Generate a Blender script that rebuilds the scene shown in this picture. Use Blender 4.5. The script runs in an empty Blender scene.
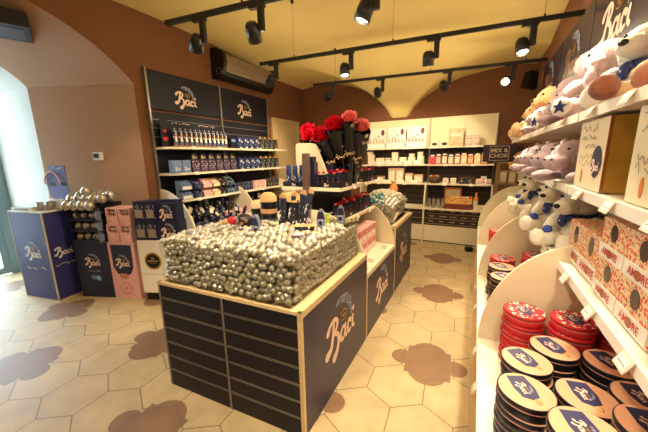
import bpy, math, random
from mathutils import Vector, Matrix, Euler
random.seed(7)
PI = math.pi
sc = bpy.context.scene
COL = sc.collection
rnd = random.random
def uni(a, b): return a + (b - a) * rnd()

# ------------------------------------------------------------------ colours and materials
def lin(c):
    if isinstance(c, str):
        c = [int(c[i:i + 2], 16) / 255 for i in (0, 2, 4)]
    return tuple(x / 12.92 if x <= .04045 else ((x + .055) / 1.055) ** 2.4 for x in c) + (1,)

MATS = {}
def mat(name, col, rough=.5, metal=0, noise=0, nscale=20, bump=0, bscale=60, emit=None, estr=0, spec=.5, coat=0, sheen=0):
    if name in MATS: return MATS[name]
    m = bpy.data.materials.new(name); m.use_nodes = True
    nt = m.node_tree; b = nt.nodes['Principled BSDF']
    c = lin(col)
    b.inputs['Base Color'].default_value = c
    b.inputs['Roughness'].default_value = rough
    b.inputs['Metallic'].default_value = metal
    b.inputs['Specular IOR Level'].default_value = spec
    b.inputs['Coat Weight'].default_value = coat
    b.inputs['Sheen Weight'].default_value = sheen
    tc = nt.nodes.new('ShaderNodeTexCoord')
    if noise:
        n = nt.nodes.new('ShaderNodeTexNoise'); n.inputs['Scale'].default_value = nscale; n.inputs['Detail'].default_value = 5
        nt.links.new(tc.outputs['Object'], n.inputs['Vector'])
        r = nt.nodes.new('ShaderNodeMapRange')
        r.inputs['From Min'].default_value = .3; r.inputs['From Max'].default_value = .7
        r.inputs['To Min'].default_value = 1 - noise; r.inputs['To Max'].default_value = 1 + noise
        nt.links.new(n.outputs['Fac'], r.inputs['Value'])
        x = nt.nodes.new('ShaderNodeVectorMath'); x.operation = 'SCALE'
        x.inputs[0].default_value = c[:3]
        nt.links.new(r.outputs['Result'], x.inputs['Scale'])
        nt.links.new(x.outputs['Vector'], b.inputs['Base Color'])
    if bump:
        n2 = nt.nodes.new('ShaderNodeTexNoise'); n2.inputs['Scale'].default_value = bscale; n2.inputs['Detail'].default_value = 4
        nt.links.new(tc.outputs['Object'], n2.inputs['Vector'])
        bp = nt.nodes.new('ShaderNodeBump'); bp.inputs['Strength'].default_value = bump; bp.inputs['Distance'].default_value = .01
        nt.links.new(n2.outputs['Fac'], bp.inputs['Height'])
        nt.links.new(bp.outputs['Normal'], b.inputs['Normal'])
    if emit:
        b.inputs['Emission Color'].default_value = lin(emit); b.inputs['Emission Strength'].default_value = estr
    MATS[name] = m
    return m

def print_mat(name, base, cols, scale=60, rough=.45, stretch=(1, 1, 1), thresh=.5, dot=.42):
    """printed card: cells of colour scattered over a base colour"""
    if name in MATS: return MATS[name]
    m = bpy.data.materials.new(name); m.use_nodes = True
    nt = m.node_tree; b = nt.nodes['Principled BSDF']; b.inputs['Roughness'].default_value = rough
    tc = nt.nodes.new('ShaderNodeTexCoord'); mp = nt.nodes.new('ShaderNodeMapping')
    mp.inputs['Scale'].default_value = stretch
    nt.links.new(tc.outputs['Object'], mp.inputs['Vector'])
    v = nt.nodes.new('ShaderNodeTexVoronoi'); v.inputs['Scale'].default_value = scale
    nt.links.new(mp.outputs['Vector'], v.inputs['Vector'])
    sep = nt.nodes.new('ShaderNodeSeparateColor'); nt.links.new(v.outputs['Color'], sep.inputs['Color'])
    cr = nt.nodes.new('ShaderNodeValToRGB'); cr.color_ramp.interpolation = 'CONSTANT'
    k = len(cols) + 1
    el = cr.color_ramp.elements
    el[0].position = 0; el[0].color = lin(base)
    el[1].position = thresh; el[1].color = lin(cols[0])
    for i, c in enumerate(cols[1:]):
        e = el.new(thresh + (1 - thresh) * (i + 1) / len(cols)); e.color = lin(c)
    nt.links.new(sep.outputs['Red'], cr.inputs['Fac'])
    d = nt.nodes.new('ShaderNodeMath'); d.operation = 'LESS_THAN'; d.inputs[1].default_value = dot
    nt.links.new(v.outputs['Distance'], d.inputs[0])
    mx = nt.nodes.new('ShaderNodeMix'); mx.data_type = 'RGBA'
    nt.links.new(d.outputs[0], mx.inputs['Factor'])
    mx.inputs[6].default_value = lin(base)
    nt.links.new(cr.outputs['Color'], mx.inputs[7])
    nt.links.new(mx.outputs[2], b.inputs['Base Color'])
    MATS[name] = m
    return m

def glass_mat():
    m = bpy.data.materials.new('clear_acrylic'); m.use_nodes = True
    nt = m.node_tree; nt.nodes.clear()
    o = nt.nodes.new('ShaderNodeOutputMaterial'); mx = nt.nodes.new('ShaderNodeMixShader')
    t = nt.nodes.new('ShaderNodeBsdfTransparent'); g = nt.nodes.new('ShaderNodeBsdfGlossy')
    t.inputs['Color'].default_value = (.97, .985, .98, 1)
    g.inputs['Roughness'].default_value = .03
    f = nt.nodes.new('ShaderNodeLayerWeight'); f.inputs['Blend'].default_value = .3
    p = nt.nodes.new('ShaderNodeMath'); p.operation = 'POWER'; p.inputs[1].default_value = 2.5
    q = nt.nodes.new('ShaderNodeMath'); q.operation = 'MULTIPLY_ADD'; q.inputs[1].default_value = .35; q.inputs[2].default_value = .03
    nt.links.new(f.outputs['Facing'], p.inputs[0]); nt.links.new(p.outputs[0], q.inputs[0])
    nt.links.new(q.outputs[0], mx.inputs[0]); nt.links.new(t.outputs[0], mx.inputs[1]); nt.links.new(g.outputs[0], mx.inputs[2])
    nt.links.new(mx.outputs[0], o.inputs[0])
    return m

NAVY = mat('navy_laminate', '2b2647', .38, noise=.06, nscale=8)
NAVYD = mat('dark_navy_board', '10111f', .5, noise=.08, nscale=9, spec=.35)
NAVYP = mat('navy_card', '1a1f42', .45)
CREAM = mat('cream_lacquer', 'e9dcc0', .35, noise=.02)
WHITE = mat('white_lacquer', 'f2ece0', .3)
EDGE = mat('oak_edging', 'd8be92', .5, noise=.08, nscale=40)
BROWN = mat('brown_paint', '754a2b', .85, noise=.05, nscale=3, bump=.08, bscale=90)
REVEAL = mat('rose_tan_paint', 'b08a6a', .85, noise=.04, nscale=3)
VAULT = mat('vault_paint', 'e6cf86', .9, noise=.04, nscale=2)
OUTER = mat('white_plaster', 'bdbcb2', .85, noise=.03, nscale=4)
BLACK = mat('black_metal', '15120f', .45, metal=.2)
DARK = mat('dark_slatwall', '2a1f1c', .5, noise=.1, nscale=10)
STEEL = mat('brushed_steel', 'b5b0a6', .28, metal=1)
ALU = mat('slat_aluminium', '8f8a80', .35, metal=.6)
SILVER = mat('silver_foil', 'c6c0b2', .33, metal=.72, bump=.25, bscale=60)
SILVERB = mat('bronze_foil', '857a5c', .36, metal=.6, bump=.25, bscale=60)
TEAL = mat('teal_foil', '5fa9b5', .25, metal=.8, bump=.4, bscale=90)
LETTER = mat('logo_pink_white', 'f6d9c8', .5)
GOLD = mat('gold_print', 'c79a46', .35, metal=.5)
GOLDM = mat('gold_foil_card', 'c9a04a', .35, metal=.35, noise=.15, nscale=14)
RED = mat('rose_red', 'd00d2c', .75, spec=.15)
REDCARD = mat('red_card', 'c8202c', .45)
PINKROSE = mat('rose_pink', 'f0857f', .75, spec=.15)
PINK = mat('pink_card', 'efb7b6', .5)
BLUEG = mat('blue_grey_card', '6f86b4', .5)
SKY = mat('light_blue_card', '7fb7cf', .5)
KRAFT = mat('kraft_card', 'c99a63', .6)
WPAPER = mat('white_card', 'efe8dc', .5)
GREY = mat('grey_card', '8e8a86', .5)
EYE = mat('bead_eye', '060606', .15)
GLASS = glass_mat()
LAMP = mat('lamp_lens', 'ffffff', .3, emit='fff0d0', estr=30)
TAG = mat('clear_tag_holder', 'e9c9bd', .2)
P_STAR = print_mat('starry_print', '1b2048', ['c9d3e6', '4a66a8', 'e9e4d8'], 90, thresh=.45)
P_FIG = print_mat('figure_print', '15162c', ['e2d3bd', '4d7fb0', 'c4532f', 'e8e2d8'], 55, stretch=(1, 1, .55), thresh=.22)
P_BLUE = print_mat('blue_white_print', '1a2858', ['f0f0f0', '3f8fc2', 'f0f0f0', '14183c'], 46, thresh=.15, stretch=(1, 1, .7))
P_CREAM = print_mat('cream_dark_print', '17161c', ['efdcb6', 'efdcb6', 'cda873', '2c5a6e'], 42, thresh=.2, stretch=(1, 1, .6))
P_PINK = print_mat('pink_print', 'f0bdb4', ['e98a86', 'f8e9df', '3a3358', 'f0bdb4'], 55, thresh=.4)
P_LOVE = print_mat('love_heart_print', 'e9cfa4', ['cf3b2c', 'd8503a', 'a9a06c', 'e1744f'], 88, thresh=.04, dot=.5)
P_RED = print_mat('red_white_dot_print', 'd0202c', ['f7efe8', 'f7efe8', '22244a', 'd0202c'], 75, thresh=.15, dot=.5)
P_LEAF = print_mat('sketched_print', 'efe2c8', ['c9a57a', '8f7a6a', 'd8b98a', 'efe2c8'], 70, thresh=.6)
P_CREAMN = print_mat('cream_label_print', 'e6dcc4', ['b9b39a', '8f8a6c', 'f4efe2'], 60, thresh=.45)
P_DOTS = print_mat('navy_dots_print', '1a1f44', ['b66f6a', 'd9d4cc', '8b9ac6'], 75, thresh=.35)

# ------------------------------------------------------------------ mesh builder
class MB:
    def __init__(s): s.v = []; s.f = []; s.mi = []; s.mats = []; s.sm = []
    def _m(s, m):
        if m is None: return 0
        if m not in s.mats: s.mats.append(m)
        return s.mats.index(m)
    def add(s, vs, fs, m=None, smooth=False, M=None):
        o = len(s.v); k = s._m(m)
        s.v += [tuple(M @ Vector(p)) if M else tuple(p) for p in vs]
        for f in fs: s.f.append(tuple(i + o for i in f)); s.mi.append(k); s.sm.append(smooth)
        return s
    def box(s, c, d, m=None, rz=0, M=None, bev=0):
        hx, hy, hz = d[0] / 2, d[1] / 2, d[2] / 2
        T = Matrix.Translation(c) @ Matrix.Rotation(rz, 4, 'Z')
        if M: T = M @ T
        if bev <= 0:
            vs = [(x, y, z) for x in (-hx, hx) for y in (-hy, hy) for z in (-hz, hz)]
            fs = [(0, 1, 3, 2), (4, 6, 7, 5), (0, 4, 5, 1), (2, 3, 7, 6), (0, 2, 6, 4), (1, 5, 7, 3)]
            return s.add(vs, fs, m, False, T)
        b = min(bev, hx * .9, hy * .9, hz * .9)
        # bevelled vertical edges and top/bottom rims
        def ring(ix, iy, z):
            ax, ay = hx - ix, hy - iy
            return [(-ax, -ay + b, z), (-ax + b, -ay, z), (ax - b, -ay, z), (ax, -ay + b, z), (ax, ay - b, z), (ax - b, ay, z), (-ax + b, ay, z), (-ax, ay - b, z)]
        R = ring(b * .6, b * .6, -hz) + ring(0, 0, -hz + b) + ring(0, 0, hz - b) + ring(b * .6, b * .6, hz)
        fs = [tuple(range(7, -1, -1)), tuple(range(24, 32))]
        for k in range(3):
            for i in range(8):
                j = (i + 1) % 8; fs.append((k * 8 + i, k * 8 + j, k * 8 + 8 + j, k * 8 + 8 + i))
        return s.add(R, fs, m, False, T)
    def b2(s, a, b, m=None, bev=0):
        return s.box([(a[i] + b[i]) / 2 for i in range(3)], [abs(b[i] - a[i]) for i in range(3)], m, bev=bev)
    def cyl(s, p, q, r, m=None, n=16, r2=None, smooth=True, caps=True):
        p = Vector(p); q = Vector(q); d = (q - p); L = d.length
        if L < 1e-9: return s
        qt = d.to_track_quat('Z', 'Y').to_matrix().to_4x4(); T = Matrix.Translation(p) @ qt
        r2 = r if r2 is None else r2
        vs = [(r * math.cos(2 * PI * i / n), r * math.sin(2 * PI * i / n), 0) for i in range(n)] + [(r2 * math.cos(2 * PI * i / n), r2 * math.sin(2 * PI * i / n), L) for i in range(n)]
        s.add(vs, [(i, (i + 1) % n, n + (i + 1) % n, n + i) for i in range(n)], m, smooth, T)
        if caps: s.add(vs, [tuple(range(n - 1, -1, -1)), tuple(range(n, 2 * n))], m, False, T)
        return s
    def sph(s, c, r, m=None, n=12, k=8, M=None, smooth=True):
        if not hasattr(r, '__len__'): r = (r, r, r)
        vs = [(0, 0, -r[2])]
        for j in range(1, k):
            a = -PI / 2 + PI * j / k
            for i in range(n):
                t = 2 * PI * i / n; vs.append((r[0] * math.cos(a) * math.cos(t), r[1] * math.cos(a) * math.sin(t), r[2] * math.sin(a)))
        vs.append((0, 0, r[2])); fs = []
        for i in range(n): fs.append((0, 1 + (i + 1) % n, 1 + i))
        for j in range(k - 2):
            for i in range(n):
                a = 1 + j * n + i; b = 1 + j * n + (i + 1) % n; fs.append((a, b, b + n, a + n))
        t = len(vs) - 1
        for i in range(n): fs.append((1 + (k - 2) * n + i, 1 + (k - 2) * n + (i + 1) % n, t))
        T = Matrix.Translation(c) @ M if M else Matrix.Translation(c)
        return s.add(vs, fs, m, smooth, T)
    def lathe(s, prof, m=None, n=24, M=None, smooth=True):
        vs = []; fs = []
        for r, z in prof: vs += [(r * math.cos(2 * PI * i / n), r * math.sin(2 * PI * i / n), z) for i in range(n)]
        for j in range(len(prof) - 1):
            for i in range(n): fs.append((j * n + i, j * n + (i + 1) % n, (j + 1) * n + (i + 1) % n, (j + 1) * n + i))
        return s.add(vs, fs, m, smooth, M)
    def prism(s, poly, ax, a, b, m=None, M=None):
        """poly of 2D points extruded along axis ax ('x','y','z') from a to b"""
        n = len(poly)
        def P(p, t): return {'x': (t, p[0], p[1]), 'y': (p[0], t, p[1]), 'z': (p[0], p[1], t)}[ax]
        vs = [P(p, a) for p in poly] + [P(p, b) for p in poly]
        fs = [tuple(range(n)), tuple(range(2 * n - 1, n - 1, -1))] + [(i, i + n, (i + 1) % n + n, (i + 1) % n) for i in range(n)]
        return s.add(vs, fs, m, False, M)
    def tube(s, pts, r, m=None, n=8):
        for a, b in zip(pts[:-1], pts[1:]): s.cyl(a, b, r, m, n)
        return s
    def build(s, name, m=None, parent=None, label=None):
        me = bpy.data.meshes.new(name); me.from_pydata(s.v, [], s.f)
        ms = s.mats if s.mats else [m]
        for x in ms: me.materials.append(x)
        if s.mats: me.polygons.foreach_set('material_index', s.mi)
        me.polygons.foreach_set('use_smooth', s.sm)
        me.update()
        import bmesh
        bm = bmesh.new(); bm.from_mesh(me); bmesh.ops.recalc_face_normals(bm, faces=bm.faces); bm.to_mesh(me); bm.free()
        o = bpy.data.objects.new(name, me); COL.objects.link(o)
        if parent: o.parent = parent
        if label: o['label'] = label
        return o

def tag(o, label=None, cat=None, group=None, kind=None):
    if label: o['label'] = label
    if cat: o['category'] = cat
    if group: o['group'] = group
    if kind: o['kind'] = kind
    return o
def thing(name, loc=(0, 0, 0), rz=0, label=None, cat=None, group=None):
    o = bpy.data.objects.new(name, None); COL.objects.link(o); o.empty_display_size = .05
    o.location = loc; o.rotation_euler = (0, 0, rz)
    return tag(o, label, cat, group)
def kids(o): return [c for c in bpy.data.objects if c.parent == o]
KID = {}
def dup(root, loc=None, rz=None, label=None, group=None, scale=None, rot=None, mats=None):
    r = root.copy(); COL.objects.link(r)
    if root.name not in KID: KID[root.name] = [(c, kids(c)) for c in kids(root)]
    for c, gs in KID[root.name]:
        d = c.copy(); COL.objects.link(d); d.parent = r
        for g in gs:
            e = g.copy(); COL.objects.link(e); e.parent = d
    if loc is not None: r.location = loc
    if rz is not None: r.rotation_euler = (0, 0, rz)
    if rot is not None: r.rotation_euler = rot
    if scale is not None: r.scale = scale if hasattr(scale, '__len__') else (scale,) * 3
    if label: r['label'] = label
    if group: r['group'] = group
    return r
class Proto:
    """first use moves the prototype itself, later uses copy it"""
    def __init__(s, root): s.root = root; s.used = False
    def put(s, loc, rz=0, label=None, group=None, scale=None, rot=None):
        if s.used: return dup(s.root, loc, rz, label, group, scale, rot)
        s.used = True; r = s.root; r.location = loc; r.rotation_euler = rot or (0, 0, rz)
        if scale is not None: r.scale = scale if hasattr(scale, '__len__') else (scale,) * 3
        # keep a clean source: children list is cached now
        KID[r.name] = [(c, kids(c)) for c in kids(r)]
        if label: r['label'] = label
        if group: r['group'] = group
        return r
ORD = ['first', 'second', 'third', 'fourth', 'fifth', 'sixth', 'seventh', 'eighth', 'ninth', 'tenth', 'eleventh', 'twelfth', 'thirteenth', 'fourteenth', 'fifteenth', 'sixteenth', 'seventeenth', 'eighteenth', 'nineteenth', 'twentieth']

# frames for flat work: origin, local x direction, local y direction -> matrix
def frame(o, ex, ey):
    ex = Vector(ex).normalized(); ey = Vector(ey).normalized(); ez = ex.cross(ey).normalized()
    M = Matrix((ex, ey, ez)).transposed().to_4x4(); M.translation = Vector(o)
    return M

def cr(pts, k=6):
    out = []
    P = [pts[0]] + list(pts) + [pts[-1]]
    for i in range(1, len(P) - 2):
        a, b, c, d = P[i - 1], P[i], P[i + 1], P[i + 2]
        for j in range(k):
            t = j / k
            out.append(tuple(.5 * ((2 * b[q]) + (-a[q] + c[q]) * t + (2 * a[q] - 5 * b[q] + 4 * c[q] - d[q]) * t * t + (-a[q] + 3 * b[q] - 3 * c[q] + d[q]) * t ** 3) for q in range(3)))
    out.append(tuple(pts[-1]))
    return out
SZ = [0]
def stroke(mb, pts, z=0, n=7, k=5):
    """one flat ribbon of varying width with round ends; successive strokes lie a hair above each other"""
    pts = [(x_, y_, r_ * .88) for x_, y_, r_ in pts]; P = cr(pts, k); SZ[0] = (SZ[0] + 1) % 9; z = z + SZ[0] * .00012; vs = []; N = len(P)
    dirs = []
    for i in range(N):
        a = P[max(0, i - 1)]; b = P[min(N - 1, i + 1)]; dx, dy = b[0] - a[0], b[1] - a[1]; L = math.hypot(dx, dy) or 1
        dirs.append((dx / L, dy / L))
    for (x, y, r), (dx, dy) in zip(P, dirs): vs += [(x - dy * r, y + dx * r, z), (x + dy * r, y - dx * r, z)]
    fs = [(2 * i, 2 * i + 1, 2 * i + 3, 2 * i + 2) for i in range(N - 1)]
    mb.add(vs, fs)
    for (x, y, r), (dx, dy), s_ in ((P[0], dirs[0], -1), (P[-1], dirs[-1], 1)):
        a0 = math.atan2(dy * s_, dx * s_)
        mb.add([(x + r * math.cos(a0 - PI / 2 + PI * i / n), y + r * math.sin(a0 - PI / 2 + PI * i / n), z) for i in range(n + 1)], [tuple(range(n + 1))])

def script_mesh():
    m = MB()
    stroke(m, [(-.05, 1.62, .24), (.25, 1.95, .17), (.8, 2.08, .16), (1.2, 1.8, .17), (1.05, 1.4, .16), (.6, 1.18, .12)])
    stroke(m, [(.72, 1.95, .17), (.6, 1.2, .19), (.35, .5, .22), (-.12, .25, .33)])
    stroke(m, [(.6, 1.18, .12), (1.15, 1.0, .17), (1.38, .5, .2), (1.15, -.1, .24), (.78, -.4, .34)])
    stroke(m, [(2.3, .85, .14), (1.95, .95, .15), (1.68, .6, .17), (1.8, .18, .17), (2.15, .2, .14), (2.32, .55, .15)])
    stroke(m, [(2.38, .95, .15), (2.36, .35, .17), (2.55, .12, .16)])
    stroke(m, [(3.25, .8, .2), (2.95, .95, .14), (2.75, .55, .17), (2.92, .14, .16), (3.25, .2, .13)])
    stroke(m, [(3.62, .92, .16), (3.56, .35, .17), (3.8, .12, .16)])
    stroke(m, [(3.68, 1.42, .2), (3.7, 1.44, .2)])
    return m
def xf(mb, M, s):
    mb.v = [tuple(M @ Vector((p[0] * s, p[1] * s, p[2]))) for p in mb.v]; return mb

def logo(parent, M, width, lm=LETTER, emblem=True):
    """the script word with its starry arc and little oval, centred on the frame origin; width in metres"""
    s = width / 4.2
    T = M @ Matrix.Translation((-1.85 * s, -1.0 * s, .0012))
    xf(script_mesh(), T, s).build('logo_lettering', lm, parent)
    if emblem:
        m = MB(); R1, R2 = 1.75, 1.25
        cx, cy = 1.7, 1.35
        n = 20; vs = []; fs = []
        for i in range(n + 1):
            t = math.radians(115 - 125 * i / n); w = math.sin(PI * i / n) ** .5 * .33
            vs += [(cx + (1.65 + w) * math.cos(t), cy + (1.65 + w) * math.sin(t) * .95, 0), (cx + (1.65 - w) * math.cos(t), cy + (1.65 - w) * math.sin(t) * .95, 0)]
        fs = [(2 * i, 2 * i + 1, 2 * i + 3, 2 * i + 2) for i in range(n)]
        m.add(vs, fs, ARCBLUE)
        rr = random.Random(3)
        for q in range(70):
            i = rr.random(); t = math.radians(113 - 121 * i); w = math.sin(PI * i) ** .5 * .3 * (rr.random() * 2 - 1)
            x, y = cx + (1.65 + w) * math.cos(t), cy + (1.65 + w) * math.sin(t) * .95; r = rr.choice((.05, .065, .08))
            m.add([(x + r * math.cos(k * PI / 2), y + r * math.sin(k * PI / 2), .0006) for k in range(4)], [(0, 1, 2, 3)], rr.choice((STARA, STARA, STARB)))
        xf(m, T, s).build('logo_arc', None, parent)
        m = MB()
        def oval(a, b, z, mm): m.add([(2.15 + a * math.cos(2 * PI * i / 24), 1.72 + b * math.sin(2 * PI * i / 24), z) for i in range(24)], [tuple(range(24))], mm)
        oval(.52, .34, .0008, GOLD); oval(.45, .27, .0012, NAVYD); m.box((2.15, 1.74, .0014), (.55, .1, .0004), GOLD); m.box((2.15, 1.6, .0014), (.4, .05, .0004), GOLD)
        xf(m, T, s).build('logo_oval', None, parent)
ARCBLUE = mat('logo_arc_blue', '56729f', .5); STARA = mat('logo_star_pale', 'd8b9ac', .5); STARB = mat('logo_star_blue', '5f93c8', .5)

def text(parent, M, body, size, m, name='lettering', align='CENTER', shear=0, space=1):
    cu = bpy.data.curves.new(name, 'FONT'); cu.body = body; cu.size = size; cu.align_x = align; cu.align_y = 'CENTER'; cu.shear = shear
    cu.space_line = space; cu.resolution_u = 3; cu.offset = size * .012
    t = bpy.data.objects.new('tmp', cu); COL.objects.link(t)
    dg = bpy.context.evaluated_depsgraph_get(); dg.update()
    me = bpy.data.meshes.new_from_object(t.evaluated_get(dg)); me.name = name
    bpy.data.objects.remove(t); bpy.data.curves.remove(cu)
    me.transform(M @ Matrix.Translation((0, 0, .0015))); me.materials.clear(); me.materials.append(m)
    o = bpy.data.objects.new(name, me); COL.objects.link(o); o.parent = parent
    return o

def scribble(parent, M, width, h, m, seed=1):
    """a line of small handwriting"""
    r = random.Random(seed); mb = MB(); x = -width / 2; pts = []
    while x < width / 2:
        pts.append((x, h * (r.random() - .5) * (1.4 if r.random() < .25 else .7), h * .09)); x += h * .42
        if r.random() < .16:
            if len(pts) > 1: stroke(mb, pts, 0, 6, 3)
            pts = []; x += h * .5
    if len(pts) > 1: stroke(mb, pts, 0, 6, 3)
    return xf(mb, M @ Matrix.Translation((0, 0, .0012)), 1).build('handwriting', m, parent)

# ------------------------------------------------------------------ camera (1.65 m up, heading 27.65 deg off the room's long axis)
yaw, pit, rol = math.radians(27.65), math.radians(11.4), math.radians(-1.08)
fw = Vector((-math.sin(yaw) * math.cos(pit), math.cos(yaw) * math.cos(pit), -math.sin(pit)))
r0 = Vector((math.cos(yaw), math.sin(yaw), 0)); u0 = r0.cross(fw)
rr_ = r0 * math.cos(rol) + u0 * math.sin(rol); uu = rr_.cross(fw)
cam = bpy.data.cameras.new('camera'); co = bpy.data.objects.new('camera', cam); COL.objects.link(co)
Mc = Matrix((rr_, uu, -fw)).transposed().to_4x4(); Mc.translation = (0, 0, 1.65); co.matrix_world = Mc
cam.sensor_width = 36; cam.lens = 290 / 648 * 36; cam.clip_start = .02
sc.camera = co

# ------------------------------------------------------------------ the room
XL, XR, YB, YF = -3.75, .76, 6.2, -1.7
def vm(y): return 2.25 + 1.17 * max(0, 1 - abs((y - 2.6) / 3.62) ** 2.15) ** (1 / 2.15)
def lun(x): return max(2.2 + 1.05 * math.sqrt(max(0, 1 - ((x + 3.3) / 1.7) ** 2)), 2.2 + .92 * math.sqrt(max(0, 1 - ((x - .4) / 1.75) ** 2)))
def ceil_z(x, y): return max(vm(y), lun(x) if y > 3 else 0)
m = MB(); nx, ny = 90, 150
vs = [(XL - .1 + (XR - XL + .2) * i / nx, YF - .1 + (YB - YF + .2) * j / ny, 0) for j in range(ny + 1) for i in range(nx + 1)]
vs = [(x, y, ceil_z(x, min(y, YB))) for x, y, z in vs]
m.add(vs, [(j * (nx + 1) + i, j * (nx + 1) + i + 1, (j + 1) * (nx + 1) + i + 1, (j + 1) * (nx + 1) + i) for j in range(ny) for i in range(nx)], None, True)
tag(m.build('ceiling', VAULT), kind='structure')

# floor: pointed hexagonal stone tiles with dark ornamental inlays
def floor_mat():
    m = bpy.data.materials.new('hex_stone_tiles'); m.use_nodes = True; nt = m.node_tree; b = nt.nodes['Principled BSDF']
    L = nt.links.new
    def V(x):
        return x
    def op(o, *a):
        n = nt.nodes.new('ShaderNodeMath'); n.operation = o
        for i, x in enumerate(a):
            if isinstance(x, (int, float)): n.inputs[i].default_value = x
            else: L(x, n.inputs[i])
        return n.outputs[0]
    g = nt.nodes.new('ShaderNodeNewGeometry'); mp = nt.nodes.new('ShaderNodeMapping'); mp.vector_type = 'TEXTURE'
    mp.inputs['Location'].default_value = (-.234, 2.221, 0); mp.inputs['Rotation'].default_value = (0, 0, math.radians(3.3))
    L(g.outputs['Position'], mp.inputs['Vector'])
    sp = nt.nodes.new('ShaderNodeSeparateXYZ'); L(mp.outputs[0], sp.inputs[0]); x, y = sp.outputs[0], sp.outputs[1]
    R = .222; W = R * 3 ** .5; HH = 3 * R
    def cell(v, off, c):  # wrapped to [-c/2, c/2]
        return op('SUBTRACT', op('FLOORED_MODULO', op('ADD', v, c / 2 - off), c), c / 2)
    ax, ay = cell(x, 0, W), cell(y, 0, HH); bx, by = cell(x, W / 2, W), cell(y, 1.5 * R, HH)
    da = op('ADD', op('MULTIPLY', ax, ax), op('MULTIPLY', ay, ay)); db = op('ADD', op('MULTIPLY', bx, bx), op('MULTIPLY', by, by))
    s = op('LESS_THAN', db, da)
    def mixf(p, q): return op('ADD', p, op('MULTIPLY', s, op('SUBTRACT', q, p)))
    lx, ly = mixf(ax, bx), mixf(ay, by)
    abx, aby = op('ABSOLUTE', lx), op('ABSOLUTE', ly)
    e = op('SUBTRACT', W / 2, op('MAXIMUM', abx, op('ADD', op('MULTIPLY', abx, .5), op('MULTIPLY', aby, 3 ** .5 / 2))))
    grout = op('LESS_THAN', e, .0034)
    cmb = nt.nodes.new('ShaderNodeCombineXYZ'); L(op('SUBTRACT', x, lx), cmb.inputs[0]); L(op('SUBTRACT', y, ly), cmb.inputs[1])
    ad = nt.nodes.new('ShaderNodeVectorMath'); ad.operation = 'ADD'; L(cmb.outputs[0], ad.inputs[0]); ad.inputs[1].default_value = (.013, .017, 0)
    sn = nt.nodes.new('ShaderNodeVectorMath'); sn.operation = 'SNAP'; L(ad.outputs[0], sn.inputs[0]); sn.inputs[1].default_value = (.05, .05, .05)
    wn = nt.nodes.new('ShaderNodeTexWhiteNoise'); L(sn.outputs[0], wn.inputs['Vector'])
    def orn(ox, oy):
        u = op('ABSOLUTE', cell(x, ox, 4 * W)); v = op('ABSOLUTE', cell(y, oy, 6 * R))
        def circ(cx, cy, r):
            p = op('SUBTRACT', u, cx); q = op('SUBTRACT', v, cy)
            return op('LESS_THAN', op('ADD', op('MULTIPLY', p, p), op('MULTIPLY', q, q)), r * r)
        sq = op('LESS_THAN', op('MAXIMUM', u, v), .17)
        return op('MAXIMUM', op('MAXIMUM', circ(0, .115, .145), circ(.2, 0, .09)), sq)
    o = op('MAXIMUM', orn(0, 0), orn(2 * W, 3 * R))
    n1 = nt.nodes.new('ShaderNodeTexNoise'); n1.inputs['Scale'].default_value = 5; n1.inputs['Detail'].default_value = 7; n1.inputs['Roughness'].default_value = .65
    L(g.outputs['Position'], n1.inputs['Vector'])
    fac = op('ADD', op('ADD', .55, op('MULTIPLY', n1.outputs['Fac'], .8)), op('MULTIPLY', wn.outputs['Value'], .12))
    mx = nt.nodes.new('ShaderNodeMix'); mx.data_type = 'RGBA'; L(o, mx.inputs[0]); mx.inputs[6].default_value = lin('bba680'); mx.inputs[7].default_value = lin('84644a')
    sc_ = nt.nodes.new('ShaderNodeVectorMath'); sc_.operation = 'SCALE'; L(mx.outputs[2], sc_.inputs[0]); L(fac, sc_.inputs['Scale'])
    m2 = nt.nodes.new('ShaderNodeMix'); m2.data_type = 'RGBA'; L(op('MULTIPLY', grout, .95), m2.inputs[0]); L(sc_.outputs[0], m2.inputs[6]); m2.inputs[7].default_value = lin('6e5f4a')
    L(m2.outputs[2], b.inputs['Base Color'])
    L(op('ADD', .42, op('MULTIPLY', n1.outputs['Fac'], .2)), b.inputs['Roughness'])
    bpn = nt.nodes.new('ShaderNodeBump'); bpn.inputs['Strength'].default_value = .35; bpn.inputs['Distance'].default_value = .004
    L(op('SUBTRACT', op('MULTIPLY', n1.outputs['Fac'], .4), grout), bpn.inputs['Height']); L(bpn.outputs[0], b.inputs['Normal'])
    return m
m = MB(); m.b2((-6.25, YF - .1, -.06), (XR + .1, YB + .1, 0))
tag(m.build('floor', floor_mat()), kind='structure')
m = MB(); m.b2((-16, -10, -.1), (-6.25, 12, -.03))
tag(m.build('pavement', mat('pale_pavement', 'bfc6c9', .8, noise=.1, nscale=3)), kind='structure')

m = MB(); m.b2((XL - 1.0, YB, 0), (XR + .1, YB + .12, 3.6)); tag(m.build('wall_back', BROWN), kind='structure')
m = MB(); m.b2((XR, YF, 0), (XR + .12, YB, 3.6)); tag(m.build('wall_right', BROWN), kind='structure')
m = MB(); m.b2((XL - 1.4, YF - .12, 0), (XR + .1, YF, 3.6)); tag(m.build('wall_front', BROWN), kind='structure')

# left wall pierced by a deep splayed arch that leads to the shop door
def arch(yc, hw, zs, R, n=28):
    zc = zs - math.sqrt(R * R - hw * hw); out = [(yc + hw, 0), (yc + hw, zs)]
    a0 = math.acos(hw / R)
    for i in range(1, n): a = a0 + (PI - 2 * a0) * i / n; out.append((yc + R * math.cos(a), zc + R * math.sin(a)))
    return out + [(yc - hw, zs), (yc - hw, 0)]
A = arch(1.0, 1.27, 2.57, 1.68); B = arch(1.0, .72, 2.57, .9)
m = MB(); n = len(A)
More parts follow.
